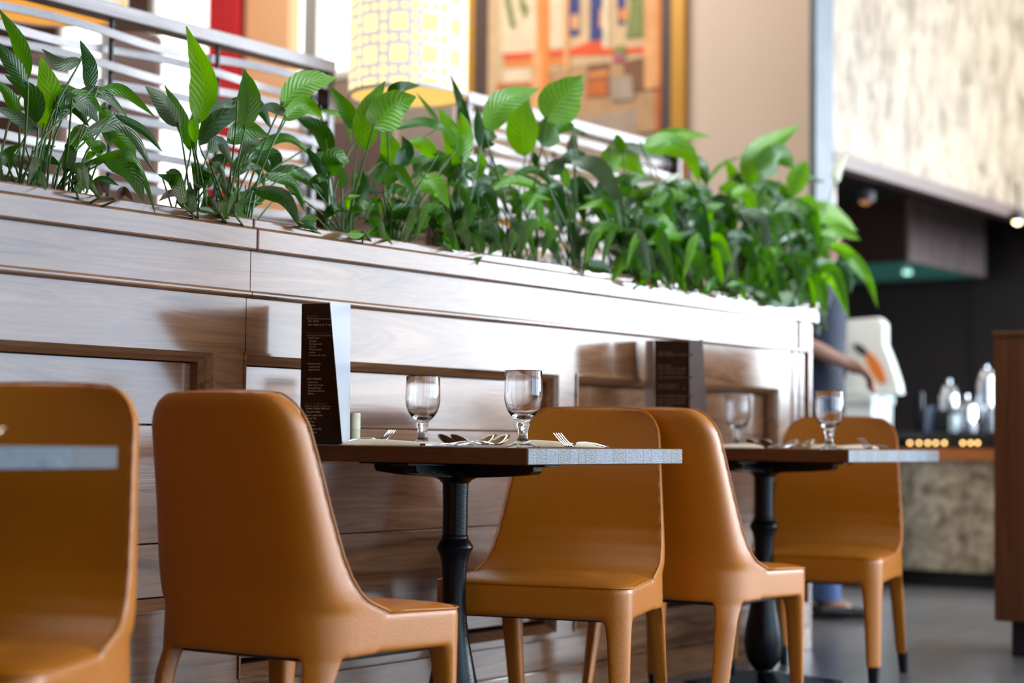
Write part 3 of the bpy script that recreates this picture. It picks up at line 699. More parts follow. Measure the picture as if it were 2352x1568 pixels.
# ------------------------------------------------------------------ plants
def capline(x): return 418.6+.146*x
ROOTS = [(45, 'a'), (125, 'b'), (440, 'c'), (530, 'd'), (785, 'e'), (900, 'f'), (1050, 'g'), (1195, 'h'), (1320, 'i'), (1440, 'j'), (1560, 'k'), (1680, 'l'), (1790, 'm'), (1865, 'n')]
LV = {i: [] for i in range(len(ROOTS))}
DATA = """0:62,185;42,100;-4,18|36|m 0:64,202;24,140;-18,88|38|d 0:70,292;74,222;12,172|46|d 0:44,288;24,225;-12,180|30|m 1:98,295;113,215;94,128|64|b
0:185,140;138,145;96,112|30|g 0:206,210;206,150;184,92|34|x 0:88,300;40,268;-15,245|32|g 1:130,272;160,236;204,290|46|d 1:165,232;200,245;228,285|34|g
1:170,215;235,215;294,270|26|g 1:222,210;282,208;356,268|28|m 2:412,292;378,238;334,198|42|g 1:195,302;285,288;356,398|32|g 1:170,388;285,352;330,410;358,495|20|m
1:236,372;300,395;331,464|44|d 0:-12,350;45,364;92,396|14|g 0:20,385;18,352;47,331|26|d 1:150,345;190,300;232,370|34|m 1:236,240;250,300;252,338|34|m
1:250,285;288,330;314,368|38|m 1:262,262;330,300;372,348|20|d 1:165,422;195,402;218,428|26|d 1:225,455;232,425;250,448|22|n 1:262,462;285,438;306,462|20|n
1:120,270;150,215;215,250|44|m 1:130,250;190,225;240,262|36|m 1:150,400;160,352;150,330|30|d 1:175,440;200,418;232,460|22|m
2:456,285;468,185;428,60|64|b 2:438,348;412,265;378,195|32|m 2:442,335;444,282;448,240|24|b 3:562,300;572,225;562,160|54|m 3:458,335;500,268;585,238;624,296|52|d
3:522,328;562,298;620,314|50|m 3:644,246;700,192;773,180|62|b 3:650,276;698,240;742,272|42|b 3:756,365;732,300;678,268|42|d 3:662,264;622,246;588,258|24|g
3:545,240;510,238;478,262|22|g 2:478,350;505,328;536,388|30|g 3:488,398;505,370;528,360|38|d 2:472,432;462,400;440,374|42|d 2:482,406;520,420;553,462|20|g
3:530,402;585,362;626,402|40|d 3:594,348;632,365;622,418|34|x 3:530,400;600,335;665,318;722,365|26|m 3:705,340;738,400;756,492|22|x 3:620,398;685,398;750,450|34|d
3:580,434;652,452;690,522|36|d 3:508,494;560,462;614,454|58|m 3:608,402;668,418;702,472|26|m 2:508,492;485,464;464,462|28|d 2:424,474;404,418;362,400|32|d
2:412,438;386,446;364,462|16|n 2:442,492;437,450;436,418|22|d 2:448,345;440,300;442,262|14|m 3:560,355;575,330;600,322|30|g 3:640,412;670,395;700,410|22|m
4:824,302;794,248;756,196|38|m 4:736,253;792,268;808,332|14|b 4:838,348;846,262;884,186|60|b 4:858,292;906,240;955,222|82|b 4:888,215;922,200;966,196|28|d
4:1012,292;986,252;954,210|11|m 5:1046,345;1030,290;1008,246|36|b 6:1078,322;1062,250;1034,168|24|x 5:890,298;968,280;1010,292;1048,314|22|m
4:757,404;770,362;802,372|50|m 4:752,385;738,362;716,358|28|m 5:906,388;892,335;876,292|46|b 5:906,388;932,345;924,312|38|x 5:1002,362;970,332;936,324|34|b
5:920,380;985,356;1040,372;1092,424|24|m 5:878,424;915,395;957,452|36|m 5:960,428;950,460;932,492|36|x 5:958,438;1000,428;1032,478|50|b 5:940,414;1000,380;1046,412;1080,470|26|m
6:1046,390;1040,330;1018,284|46|b 4:786,434;788,408;784,382|24|m 5:900,484;935,495;968,528|42|d 4:834,546;872,532;902,562|22|m 5:888,498;912,510;926,542|14|m
5:860,420;880,380;880,345|36|m 4:820,470;838,430;835,390|30|d 5:985,520;1010,500;1012,470|34|d 6:1020,560;1040,530;1078,525|36|m 4:905,395;930,370;960,350|30|b
7:1112,302;1158,235;1238,203|64|b 7:1207,360;1200,285;1212,222|74|b 7:1256,278;1296,222;1340,172|98|b 8:1244,334;1278,288;1322,294|62|m 6:1104,338;1100,290;1096,244|24|x
6:1062,372;1068,310;1058,258|42|b 7:1104,342;1125,318;1142,314|38|d 6:1094,418;1104,375;1100,332|24|b 7:1118,442;1170,413;1240,436;1287,514|24|b 8:1162,418;1220,390;1272,428;1310,505|18|m
6:1058,445;1092,450;1114,478;1092,524|38|x 6:1048,478;1076,512;1084,566|34|x 6:1086,512;1100,562;1095,610|32|m 6:1094,520;1132,518;1174,560|26|m 6:1098,536;1126,545;1152,562|26|d
7:1186,562;1186,522;1188,486|52|d 8:1318,308;1314,345;1332,370|26|g 8:1316,296;1335,304;1354,312|12|g 8:1286,372;1328,362;1364,394|36|d 9:1310,368;1370,380;1405,430;1438,505|42|g
8:1298,418;1336,428;1346,484|42|x 9:1348,418;1364,452;1362,506|22|x 8:1298,482;1320,524;1326,602|28|x 7:1224,348;1232,375;1242,402|18|x 8:1258,402;1280,378;1302,362|38|d 8:1228,430;1262,438;1292,454|26|d
7:1128,424;1148,395;1166,388|40|m 7:1240,480;1225,430;1200,400|36|d 8:1290,530;1280,470;1262,450|34|d 8:1400,520;1372,470;1340,450|36|m
9:1382,388;1430,360;1484,410|64|b 10:1476,342;1545,306;1632,314|36|b 10:1474,336;1530,332;1582,358;1608,424|52|b 9:1398,346;1460,342;1542,374|26|g 9:1432,350;1422,325;1414,308|26|m
10:1588,364;1614,388;1626,428|36|d 9:1502,458;1524,420;1561,396|20|w 10:1598,428;1626,462;1644,504|46|g 10:1528,458;1570,442;1602,442|32|m 10:1562,518;1594,568;1598,634|28|g
9:1478,468;1516,538;1518,602|26|m 9:1402,518;1442,556;1460,604|34|x 9:1454,588;1472,622;1454,670|28|d 10:1542,588;1566,636;1554,674|12|m 10:1492,464;1526,478;1547,524|32|m
11:1716,430;1742,352;1840,286|60|b 12:1742,398;1788,360;1824,384|64|m 12:1818,456;1836,402;1852,368|48|b 11:1682,446;1682,400;1666,364|28|b 11:1622,424;1656,380;1712,356|10|b
12:1706,484;1750,436;1806,454|56|b 12:1702,488;1744,518;1762,586|46|g 13:1850,486;1908,490;1970,532|50|b 13:1918,420;1926,385;1952,341|26|w 13:1898,556;1950,588;1992,640;2016,708|30|b 13:1922,598;1948,636;1952,676|38|x
11:1620,560;1645,520;1700,500|34|m 11:1640,470;1600,440;1560,450|30|m 12:1800,560;1770,500;1730,480|32|m 13:1870,540;1840,500;1800,490|32|m"""
for tok in DATA.split():
    pi, rest = tok.split(':'); pts, w, tone = rest.split('|')
    LV[int(pi)].append(([tuple(map(float, p_.split(','))) for p_ in pts.split(';')], float(w), tone))
# free filling leaves, denser to the right
ENV = [(0, 330), (150, 330), (260, 350), (400, 360), (600, 360), (700, 400), (760, 430), (860, 400), (1000, 380), (1150, 400), (1280, 400), (1400, 420), (1500, 420), (1620, 430), (1700, 420), (1800, 420), (1880, 470), (1930, 540)]
def fill(n, xa, xb, wr, lr, hang=.5, tones='mmdbxg'):
    for _ in range(n):
        x = rnd.uniform(xa, xb); yt = lerp_tab(ENV, x); yb = capline(x)+6; y = rnd.uniform(yt, yb-10)
        L = rnd.uniform(*lr)*(1-.00012*x); w = rnd.uniform(*wr)*(1-.00012*x)
        sgn = rnd.choice((-1, 1, 1, 1)); t_ = rnd.random()
        if t_ < hang:   # arching then hanging
            pts = [(x, y), (x+sgn*L*.35, y-L*.05+L*.12), (x+sgn*L*.6, y+L*.85)]
        else:
            an = rnd.uniform(-.3, 1.1); pts = [(x, y), (x+sgn*L*.5*math.sin(an+.3), y-L*.5*math.cos(an+.3)), (x+sgn*L*math.sin(an+.7), y-L*.75*math.cos(an+.7))]
        pts = [(a_, min(b_, capline(a_)+26 if xa > 1100 else capline(a_)+4)) for a_, b_ in pts]
        i = min(range(len(ROOTS)), key=lambda k: abs(ROOTS[k][0]-x)+rnd.uniform(0, 40))
        LV[i].append((pts, w, rnd.choice(tones)))
fill(10, 60, 270, (14, 28), (40, 70), .5, 'mdd'); fill(14, 380, 720, (14, 30), (45, 80), .5, 'mddg')
fill(26, 730, 1010, (14, 30), (45, 80), .5, 'mmdb'); fill(58, 980, 1400, (22, 40), (75, 125), .6, 'mmdbxm'); fill(190, 1400, 1890, (24, 46), (100, 165), .75, 'mmbbdxgm')
def leaf(mb, uvs, pts3, wpx_m, roll, fold, tone, wave):
    n = 14; P = catmull(pts3, n); cs = 7; base = len(mb.v); vs = []; k0 = rnd.uniform(0, 6)
    for i, p in enumerate(P):
        t = i/n; T = (P[min(i+1, n)]-P[max(i-1, 0)]).normalized(); view = (p-CP).normalized()
        S = T.cross(view); S = S.normalized() if S.length > 1e-4 else rt
        rr_a = roll*(1-.4*t)
        S = (Matrix.Rotation(rr_a, 3, T) @ S); N = S.cross(T)
        pr = (math.sin(PI*min(1, t)**.78)**.85)*(1-.25*t) if 0 < t < 1 else .02
        pr = max(pr, .03); hw = wpx_m/2*pr*1.14/max(.45, math.cos(rr_a))
        for c in range(cs):
            u = c/(cs-1)*2-1
            wv = wave*math.sin(t*22+k0+(1 if u > 0 else 0))*abs(u)**2*wpx_m
            vs.append(p+S*u*hw+N*(fold*abs(u)**1.3*hw-wv*.6)+S*wv*.25*(1 if u > 0 else -1)); uvs.append((c/(cs-1), t))
    fs = [(i*cs+c, i*cs+c+1, (i+1)*cs+c+1, (i+1)*cs+c) for i in range(n) for c in range(cs-1)]
    mb.add(vs, fs, LKEYS.index(tone)); return P
PL = ['cut off by the left picture edge', 'second from the left edge, tall pale leaf in front', 'under the tallest pointed leaf, left part of the planter', 'with two bright rounded leaves reaching right over the screen end',
      'with two broad ribbed leaves in front of the hanging lamp', 'with arching leaves just right of the broad ribbed pair', 'with a pointed leaf hanging over the planter edge', 'with the largest round leaf in front of the painting',
      'with dark curled leaves right of the largest round leaf', 'with a small half-open white bud, right of the painting centre', 'with long bright leaves reaching over the painting frame', 'with a slim upright shoot in front of the beige wall',
      'with an upright twisted leaf before the beige wall', 'at the right end of the planter with a white flower']
for i, (rx, key) in enumerate(ROOTS):
    lv = LV[i]; rp = onY(rx, capline(rx), .17); org = V((rp.x, rp.y, 1.19))
    root = thing('peace_lily', 'peace lily plant '+PL[i], 'plant', org, group='peace lilies in the planter')
    inv = Matrix.Translation(-org)
    mb, uvs, st, bl, bu = MB(), [], MB(), MB(), []
    for pts, w, tone in lv:
        yc = .17+rnd.uniform(-.10, .12)
        p3 = []
        for k, (x, y) in enumerate(pts):
            yy = yc+rnd.uniform(-.03, .03)
            if y > capline(x)-10: yy = -.05-rnd.uniform(0, .02)
            elif k and any(pts[j][1] > capline(pts[j][0])-10 for j in range(k, len(pts))): yy = min(yy, .03)
            p3.append(onY(x, y, yy))
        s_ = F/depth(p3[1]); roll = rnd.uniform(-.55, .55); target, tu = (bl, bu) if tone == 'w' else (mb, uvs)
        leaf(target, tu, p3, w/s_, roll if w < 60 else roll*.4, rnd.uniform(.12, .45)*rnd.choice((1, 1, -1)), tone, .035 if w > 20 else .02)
        b0 = p3[0]; foot = org+V((rnd.uniform(-.045, .045), rnd.uniform(-.05, .05), -.005))
        if tone == 'w':
            T_ = (p3[1]-p3[0]).normalized(); st.tube([b0+T_*.004, b0+T_*.03+V((0, -.004, 0))], [.004, .003], 6)
        mid = (b0+foot)/2; mid.x += (foot.x-b0.x)*.22; mid.z += .25*(b0.z-foot.z)*.25
        if b0.z < 1.27: b0 = b0  # low leaves spring straight from the soil
        T_ = (p3[1]-p3[0]).normalized()
        st.tube(catmull([foot, mid, b0, b0+T_*.012], 10), [.0034-.0016*k/10 for k in range(11)], 6)
    for k in range(7):   # bare stalk bases
        a = rnd.uniform(-.5, .5); f_ = org+V((rnd.uniform(-.04, .04), rnd.uniform(-.04, .04), -.005)); st.tube([f_, f_+V((a*.05, 0, .08)), f_+V((a*.13, rnd.uniform(-.02, .02), rnd.uniform(.12, .2)))], [.004, .0032, .0018], 6)
    for m_, u_, nm in ((mb, uvs, 'leaves'), (bl, bu, 'flower')):
        if not m_.v: continue
        o = m_.build(nm, [LEAF[k] for k in LKEYS], root, smooth=True, fix=False); o.matrix_parent_inverse = inv
        ul = o.data.uv_layers.new(name='UVMap')
        for lp in o.data.loops: ul.data[lp.index].uv = u_[lp.vertex_index]
        if nm == 'flower': o['label'] = 'white flower spathe'
    o = st.build('stems', LS, root, smooth=True); o.matrix_parent_inverse = inv

# ------------------------------------------------------------------ slatted screens
def screen(x0, x1, Y, ztop, zbot, rods, label, axis='x', pitch=.052, post=True):
    t = thing('slatted_screen', label, 'screen', ((x0+x1)/2, Y, 0) if axis == 'x' else (Y, (x0+x1)/2, 0), group='woven slat screens behind the planter')
    inv = Matrix.Translation(-t.location)
    mp = (lambda a, d, z: V((a, Y+d, z))) if axis == 'x' else (lambda a, d, z: V((Y+d, a, z)))
    def bx(mb, a0, a1, d0, d1, z0, z1): mb.box(mp(a0, d0, z0), mp(a1, d1, z1), 0, .003)
    q = MB(); bx(q, x0, x1, -.035, .035, ztop-.042, ztop); o = q.build('top_rail', MSl, t); o.matrix_parent_inverse = inv
    L = rods[1]-rods[0]; n = int((ztop-.07-zbot)/pitch)
    q = MB()
    for k in range(n):
        z = ztop-.085-k*pitch; sg = 1 if k % 2 else -1; N = 64; rings = []
        for i in range(N+1):
            a = x0+.01+(x1-x0-.02)*i/N; ph = PI*(a-rods[0])/L
            d = sg*.024*math.cos(ph)+.004*math.sin(a*7+k); zz = z+.010*sg*math.sin(ph+.6)+.003*math.sin(a*3+k*2)
            rings.append([mp(a, d-.004, zz-.0125), mp(a, d+.004, zz-.0125), mp(a, d+.004, zz+.0125), mp(a, d-.004, zz+.0125)])
        q.loft(rings)
    o = q.build('woven_slats', MSl, t); o.matrix_parent_inverse = inv
    for r_ in rods:
        q = MB(); q.tube([mp(r_, 0, zbot), mp(r_, 0, ztop-.042)], .008, 10); o = q.build('rod', MBm, t); o.matrix_parent_inverse = inv
    for a in (x0, x1):
        q = MB(); bx(q, a-.03 if a == x1 else a, a if a == x1 else a+.03, -.03, .03, 0, ztop-.042); o = q.build('end_post', MWd, t); o.matrix_parent_inverse = inv
    return t
screen(2.0, 4.60, 1.2, 2.06, .9, [2.72, 3.17, 3.617, 4.064, 4.51], 'pale woven slat screen at upper left behind the leftmost plants')
screen(5.36, 6.95, 1.2, 2.08, .9, [5.55, 5.98, 6.42, 6.86], 'pale woven slat screen below the painting, behind the middle plants')
screen(1.27, 3.4, 5.30, 1.66, .6, [1.5, 1.95, 2.4, 2.85], 'lower slat screen set crosswise behind the planter, under the hanging lamp', axis='y')
# white post
p0, p1 = onY(721, 300, 1.5), onY(742, 300, 1.5)
o = B((p0.x, 1.5, 0), (p1.x, 1.56, 2.4), 'white_post', mat('white_paint', (.85, .85, .84), .4), None, .004); tag(o, 'slim white post just right of the upper left slat screen', 'post')
# booth panels
MTa = mat('tan_upholstery', (.50, .36, .27), .7); MGy = mat('grey_brown_upholstery', (.20, .12, .095), .7)
def booth(x0, x1, y0, y1, D, label, mt):
    a, b = dep(x0, y0, D), dep(x1, y0, D); z0 = 0; zt = a.z
    t = thing('booth_bench', label, 'booth bench', ((a.x+b.x)/2, (a.y+b.y)/2, 0), group='booth benches behind the planter')
    inv = Matrix.Translation(-t.location); d = (b-a); d.z = 0; d.normalize(); n = V((-d.y, d.x, 0))
    if n.dot(fw) < 0: n = -n
    q = MB(); q.slab([V((a.x, a.y, .1)), V((b.x, b.y, .1)), V((b.x, b.y, zt)), V((a.x, a.y, zt))], n*.12); o = q.build('backrest', mt, t, bevel=.012); o.matrix_parent_inverse = inv
    q = MB(); q.slab([V((a.x, a.y, .1))+n*.12, V((b.x, b.y, .1))+n*.12, V((b.x, b.y, .45))+n*.12, V((a.x, a.y, .45))+n*.12], n*.5); o = q.build('seat', mt, t, bevel=.02); o.matrix_parent_inverse = inv
    q = MB(); q.slab([V((a.x, a.y, 0))+n*.03, V((b.x, b.y, 0))+n*.03, V((b.x, b.y, .1))+n*.03, V((a.x, a.y, .1))+n*.03], n*.5); o = q.build('plinth', MBm, t); o.matrix_parent_inverse = inv
booth(915, 1046, 236, 300, 7.5, 'tan upholstered booth back under the hanging lamp', MTa)
booth(742, 905, 275, 300, 8.0, 'grey-brown upholstered booth back left of the tan one', MGy)
booth(55, 150, 120, 300, 8.3, 'dark booth back seen through the upper slats at far left', MGy)
booth(250, 365, 75, 300, 8.8, 'dark booth back seen through the slats left of the bright window', MGy)

# ------------------------------------------------------------------ pendant lamps
def shade_mat(name, s1, s2, hole):
    m = bpy.data.materials.new(name); n, l = nodes(m); n.clear(); tc = n.new('ShaderNodeTexCoord'); sp_ = n.new('ShaderNodeSeparateXYZ'); l.new(tc.outputs['Object'], sp_.inputs[0])
    def mth(op, a, b=None, c=None):
        k = n.new('ShaderNodeMath'); k.operation = op
        for i, v_ in enumerate((a, b, c)):
            if v_ is None: continue
            if isinstance(v_, (int, float)): k.inputs[i].default_value = v_
            else: l.new(v_, k.inputs[i])
        return k.outputs[0]
    ang = mth('ARCTAN2', sp_.outputs[1], sp_.outputs[0])
    def dots(per_turn, pitch, ph, r0_, r1_, p_=2):
        u = mth('SUBTRACT', mth('FRACT', mth('ADD', mth('MULTIPLY', ang, per_turn/(2*PI)), 10+ph)), .5); v_ = mth('SUBTRACT', mth('FRACT', mth('ADD', mth('MULTIPLY', sp_.outputs[2], 1/pitch), ph)), .5)
        d = mth('ADD', mth('POWER', mth('ABSOLUTE', u), p_), mth('POWER', mth('ABSOLUTE', v_), p_)); d = mth('POWER', d, 1/p_)
        a = n.new('ShaderNodeMapRange'); a.inputs[1].default_value = r1_; a.inputs[2].default_value = r0_; l.new(d, a.inputs[0]); return a.outputs[0]
    mx = mth('MAXIMUM', dots(36, .0375, .0, .27, .33), mth('MAXIMUM', dots(12, .1125, .5, .24, .28, 4), dots(12, .1125, 0.0, .12, .17)))
    e = n.new('ShaderNodeEmission'); e.inputs[0].default_value = (*hole, 1); e.inputs[1].default_value = s1
    p = n.new('ShaderNodeBsdfPrincipled'); p.inputs['Base Color'].default_value = (.42, .41, .43, 1); p.inputs['Roughness'].default_value = .35
    p.inputs['Emission Color'].default_value = (1, .9, .8, 1); p.inputs['Emission Strength'].default_value = s2
    s = n.new('ShaderNodeMixShader'); l.new(mx, s.inputs[0]); l.new(p.outputs[0], s.inputs[1]); l.new(e.outputs[0], s.inputs[2])
    o = n.new('ShaderNodeOutputMaterial'); l.new(s.outputs[0], o.inputs[0]); return m
def pendant(px, py, D, rpx, label, h, sm, dm):
    c = dep(px, py, D); r = rpx/F*D
    t = thing('pendant_lamp', label, 'lamp', (c.x, c.y, c.z), group='perforated drum pendant lamps')
    q = MB(); q.lathe([(r, 0), (r, h), (r-.006, h), (r-.006, 0), (r, 0)], (0, 0, 0), 72, cap=False); o = q.build('perforated_shade', sm, t, smooth='auto'); o['label'] = 'white shade pierced with glowing round and square holes'
    q = MB(); q.lathe([(r*.985, .004), (r*.6, .002), (.02, .001)], (0, 0, 0), 48); o = q.build('amber_diffuser', dm, t)
    q = MB(); q.lathe([(r+.002, -.004), (r+.002, .008), (r-.008, .008), (r-.008, -.004), (r+.002, -.004)], (0, 0, 0), 72, cap=False); q.build('lower_rim', mat('rim_white', (.8, .78, .75), .3), t)
    q = MB(); q.tube([(0, 0, h-.02), (0, 0, 5.2-c.z)], .006, 8); q.tube([(-r, 0, h-.02), (r, 0, h-.02)], .005, 6); q.build('cord', MBm, t)
pendant(938, 222, 6.4, 137, 'large perforated drum pendant lamp glowing left of the painting', .8, shade_mat('pierced_shade', 1.9, .62, (1, .74, .30)), emis('amber_glow', (1, .62, .16), 1.15))
pendant(120, 22, 6.6, 170, 'orange glowing pierced pendant lamp over the slat screen at top left', .5, shade_mat('pierced_shade_orange', 1.3, .35, (1, .6, .12)), emis('orange_glow', (1, .42, .06), 1.0))

# ------------------------------------------------------------------ painting
t = thing('framed_painting', 'large gilt-framed street scene painting on the beige end wall', 'painting', (EX-.03, 2.8, 3.0))
inv = Matrix.Translation(-t.location)
yl, yr, zb_p, zt_p = 3.545, 2.0, 1.95, 4.1
MG = mat('gilt_frame', (.62, .32, .05), .4, metal=.35, spec=.6); MDk = mat('dark_frame_inner', (.09, .055, .05), .5)
q = MB()
for (o_, i_, d0, d1, mi) in ((0, .085, .055, .001, 0), (.085, .16, .04, .001, 1)):
    q.box((EX-d0, yr+o_, zb_p+o_), (EX-d1, yr+i_, zt_p-o_), mi); q.box((EX-d0, yl-i_, zb_p+o_), (EX-d1, yl-o_, zt_p-o_), mi)
    q.box((EX-d0, yr+o_, zb_p+o_), (EX-d1, yl-o_, zb_p+i_), mi); q.box((EX-d0, yr+o_, zt_p-i_), (EX-d1, yl-o_, zt_p-o_), mi)
o = q.build('frame', [MG, MDk], t, bevel=.006); o.matrix_parent_inverse = inv
PC = dict(cream=(.66, .46, .26), lcream=(.80, .64, .44), orange=(.78, .27, .06), dorange=(.55, .14, .03), red=(.80, .10, .03), blue=(.05, .06, .20), green=(.22, .26, .08), paving=(.42, .32, .24), peach=(.82, .40, .17), brown=(.22, .10, .05), tan=(.50, .30, .15), pink=(.5, .12, .2))
keys = list(PC); pm = [mat('paint_'+k, PC[k], .7, var=.28, vscale=14) for k in keys]
q = MB(); lay = [0]
def pr(k, pts):
    lay[0] += 1; X = EX-.012-lay[0]*.0004; q.add([onX(x, y, X) for x, y in pts], [tuple(range(len(pts)))], keys.index(k))
pr('cream', [(1116, -320), (1556, -320), (1556, 440), (1116, 440)])
pr('paving', [(1116, 330), (1320, 262), (1556, 225), (1556, 440), (1116, 440)])
pr('tan', [(1130, 215), (1300, 150), (1556, 130), (1556, 235), (1300, 275), (1130, 320)])
pr('lcream', [(1150, -300), (1230, -300), (1230, 118), (1150, 122)]); pr('lcream', [(1262, -300), (1300, -300), (1300, 108), (1262, 112)])
pr('blue', [(1306, -40), (1332, -40), (1332, 82), (1306, 84)]); pr('blue', [(1356, -60), (1386, -60), (1386, 92), (1354, 94)]); pr('blue', [(1414, -60), (1436, -60), (1436, 56), (1420, 58)])
pr('peach', [(1312, 34), (1328, 32), (1330, 66), (1312, 68)]); pr('peach', [(1378, 20), (1400, 20), (1398, 62), (1376, 62)]); pr('orange', [(1422, 20), (1440, 20), (1438, 46), (1424, 46)])
pr('red', [(1156, 124), (1310, 112), (1352, 96), (1386, 94), (1398, 112), (1540, 104), (1540, 118), (1400, 126), (1310, 128), (1156, 138)])
pr('orange', [(1160, 140), (1310, 130), (1310, 146), (1160, 156)])
pr('brown', [(1350, 150), (1400, 142), (1400, 220), (1345, 225)]); pr('orange', [(1352, 168), (1396, 160), (1396, 172), (1352, 178)]); pr('dorange', [(1348, 188), (1394, 180), (1394, 216), (1348, 222)])
pr('lcream', [(1155, 160), (1220, 155), (1220, 188), (1155, 192)]); pr('dorange', [(1140, 192), (1230, 186), (1230, 205), (1140, 215)])
pr('orange', [(1232, -320), (1262, -320), (1262, 280), (1238, 285)]); pr('peach', [(1222, 120), (1244, 120), (1240, 290), (1218, 292)]); pr('peach', [(1290, -320), (1306, -320), (1306, 160), (1296, 170)])
pr('lcream', [(1384, -320), (1400, -320), (1398, 110), (1384, 110)]); pr('green', [(1150, -40), (1168, -20), (1184, 60), (1172, 66), (1160, 10)]); pr('green', [(1190, -30), (1214, 20), (1206, 44), (1194, 20)])
pr('green', [(1440, -200), (1480, -200), (1478, 80), (1436, 88), (1446, 20)]); pr('green', [(1500, -120), (1545, -120), (1545, 70), (1505, 88)])
pr('brown', [(1430, 140), (1486, 130), (1482, 205), (1440, 215)]); pr('green', [(1408, 108), (1436, 104), (1438, 128), (1412, 130)]); pr('pink', [(1406, 126), (1432, 124), (1430, 142), (1408, 142)])
pr('paving', [(1400, 180), (1450, 172), (1456, 228), (1404, 232)])
pr('peach', [(1478, -320), (1516, -320), (1516, 200), (1480, 205)]); pr('orange', [(1504, -320), (1518, -320), (1520, 200), (1508, 202)])
pr('tan', [(1464, 212), (1530, 204), (1532, 300), (1462, 305)]); pr('dorange', [(1502, 206), (1534, 203), (1536, 298), (1506, 302)])
o = q.build('canvas', pm, t, fix=False); o.matrix_parent_inverse = inv
q = MB(); q.box((EX-.012, yr+.1, zb_p+.1), (EX-.002, yl-.1, zt_p-.1)); o = q.build('backing', MDk, t); o.matrix_parent_inverse = inv

# ------------------------------------------------------------------ kitchen side
# extractor canopy clad in boards
YC = 2.1; c0 = onY(2090, 600, YC); c1 = onY(2265, 640, YC); ct = c0.z+.75; dpt = 1.35
t = thing('extractor_canopy', 'board-clad kitchen extractor canopy with green glass underside', 'extractor canopy', (c0.x, YC, c0.z)); inv = Matrix.Translation(-t.location)
q = MB(); nb = 7
for i in range(nb):
    a = c0.x+(c1.x-c0.x)*i/nb; b = c0.x+(c1.x-c0.x)*(i+1)/nb; q.box((a, YC, c0.z), (b-.012, YC+.03, ct), 0, .004)
o = q.build('front_boards', wood('canopy_boards', (.24, .17, .15), (.42, .31, .29), scale=(12, 12, 1), rough=.22, spec=.6), t); o.matrix_parent_inverse = inv
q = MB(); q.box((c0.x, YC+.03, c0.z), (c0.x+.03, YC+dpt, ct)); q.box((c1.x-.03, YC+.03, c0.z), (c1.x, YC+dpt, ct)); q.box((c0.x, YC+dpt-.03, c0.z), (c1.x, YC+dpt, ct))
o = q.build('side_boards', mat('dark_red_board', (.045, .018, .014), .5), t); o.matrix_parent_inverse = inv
q = MB(); q.box((c0.x+.03, YC+.03, c0.z+.005), (c1.x-.03, YC+dpt-.03, c0.z+.02)); o = q.build('underside', mat('teal_glass_panel', (.06, .26, .22), .2, emit=(.1, .5, .42), es=.10), t); o.matrix_parent_inverse = inv
q = MB(); q.lathe([(.03, 0), (.03, .02)], ((c0.x+c1.x)/2+.05, YC+.35, c0.z-.012), 16); o = q.build('canopy_light', emis('green_white_light', (.5, 1, .8), 2.0), t); o.matrix_parent_inverse = inv
# ceiling spots
def spot(px, py, D, col, s, label, r=.03):
    c = dep(px, py, D); t = thing('spotlight', label, 'spotlight', c, group='kitchen spotlights')
    q = MB(); q.lathe([(r*1.5, .0), (r*1.5, .05), (r, .05), (r, .0)], (0, 0, 0), 20); q.lathe([(.008, .05), (.008, .24)], (0, 0, 0), 10); q.build('housing', MBm, t)
    q = MB(); q.lathe([(r, .004), (r*.8, -.012), (r*.3, -.02)], (0, 0, 0), 20); q.build('bulb', emis('bulb_'+label[:5], col, s), t)
spot(2337, 508, 10.9, (1, .85, .45), 9, 'bright warm spotlight at the right picture edge below the bulkhead', .028)
spot(1988, 462, 9.8, (1, .45, .2), .5, 'dim reddish spotlight under the dark kitchen ceiling', .035)

# stone-fronted bar counter (front plane X = 8.9)
KX = 8.9
kl = onX(2050, 1345, KX); kr = onX(2300, 1356, KX); ya, yb_ = onX(2040, 1200, KX).y, -.1
def zat(px, py, X=KX): return onX(px, py, X).z
t = thing('bar_counter', 'stone-fronted bar counter with black top and orange wood band', 'counter', (KX+.3, (ya+yb_)/2, 0)); inv = Matrix.Translation(-t.location)
zk = zat(2190, 1312); zs1 = zat(2190, 1056); zw1 = zat(2190, 1030); zt0 = zat(2190, 1008); zt1 = zat(2190, 992)
def kp(nm, mt, a, b, bev=0): q = MB(); q.box(a, b, 0, bev); o = q.build(nm, mt, t); o.matrix_parent_inverse = inv; return o
kp('kickplate', MBm, (KX+.06, yb_, 0), (KX+.7, ya, zk)); kp('stone_front', stone('brown_stone', (.09, .06, .035), (.26, .185, .11), (.50, .38, .25), (5, 9, 9)), (KX, yb_, zk), (KX+.7, ya, zs1))
kp('wood_band', mat('orange_wood_band', (.42, .13, .03), .35), (KX-.03, yb_, zs1), (KX+.7, ya, zw1)); kp('light_recess', MBm, (KX+.02, yb_, zw1), (KX+.7, ya, zt0)); kp('worktop', MBm, (KX-.05, yb_, zt0), (KX+.75, ya, zt1), .004)
am = emis('amber_bulb', (1, .62, .22), 9)
for i, px in enumerate((2101, 2122, 2142, 2160, 2180, 2222, 2240, 2256)):
    p = onX(px, 1017, KX-.0); q = MB(); q.lathe([(.001, -.007), (.006, -.0035), (.007, 0), (.006, .0035), (.001, .007)], (KX-.062, p.y, p.z), 10); o = q.build('amber_light', am, t); o.matrix_parent_inverse = inv
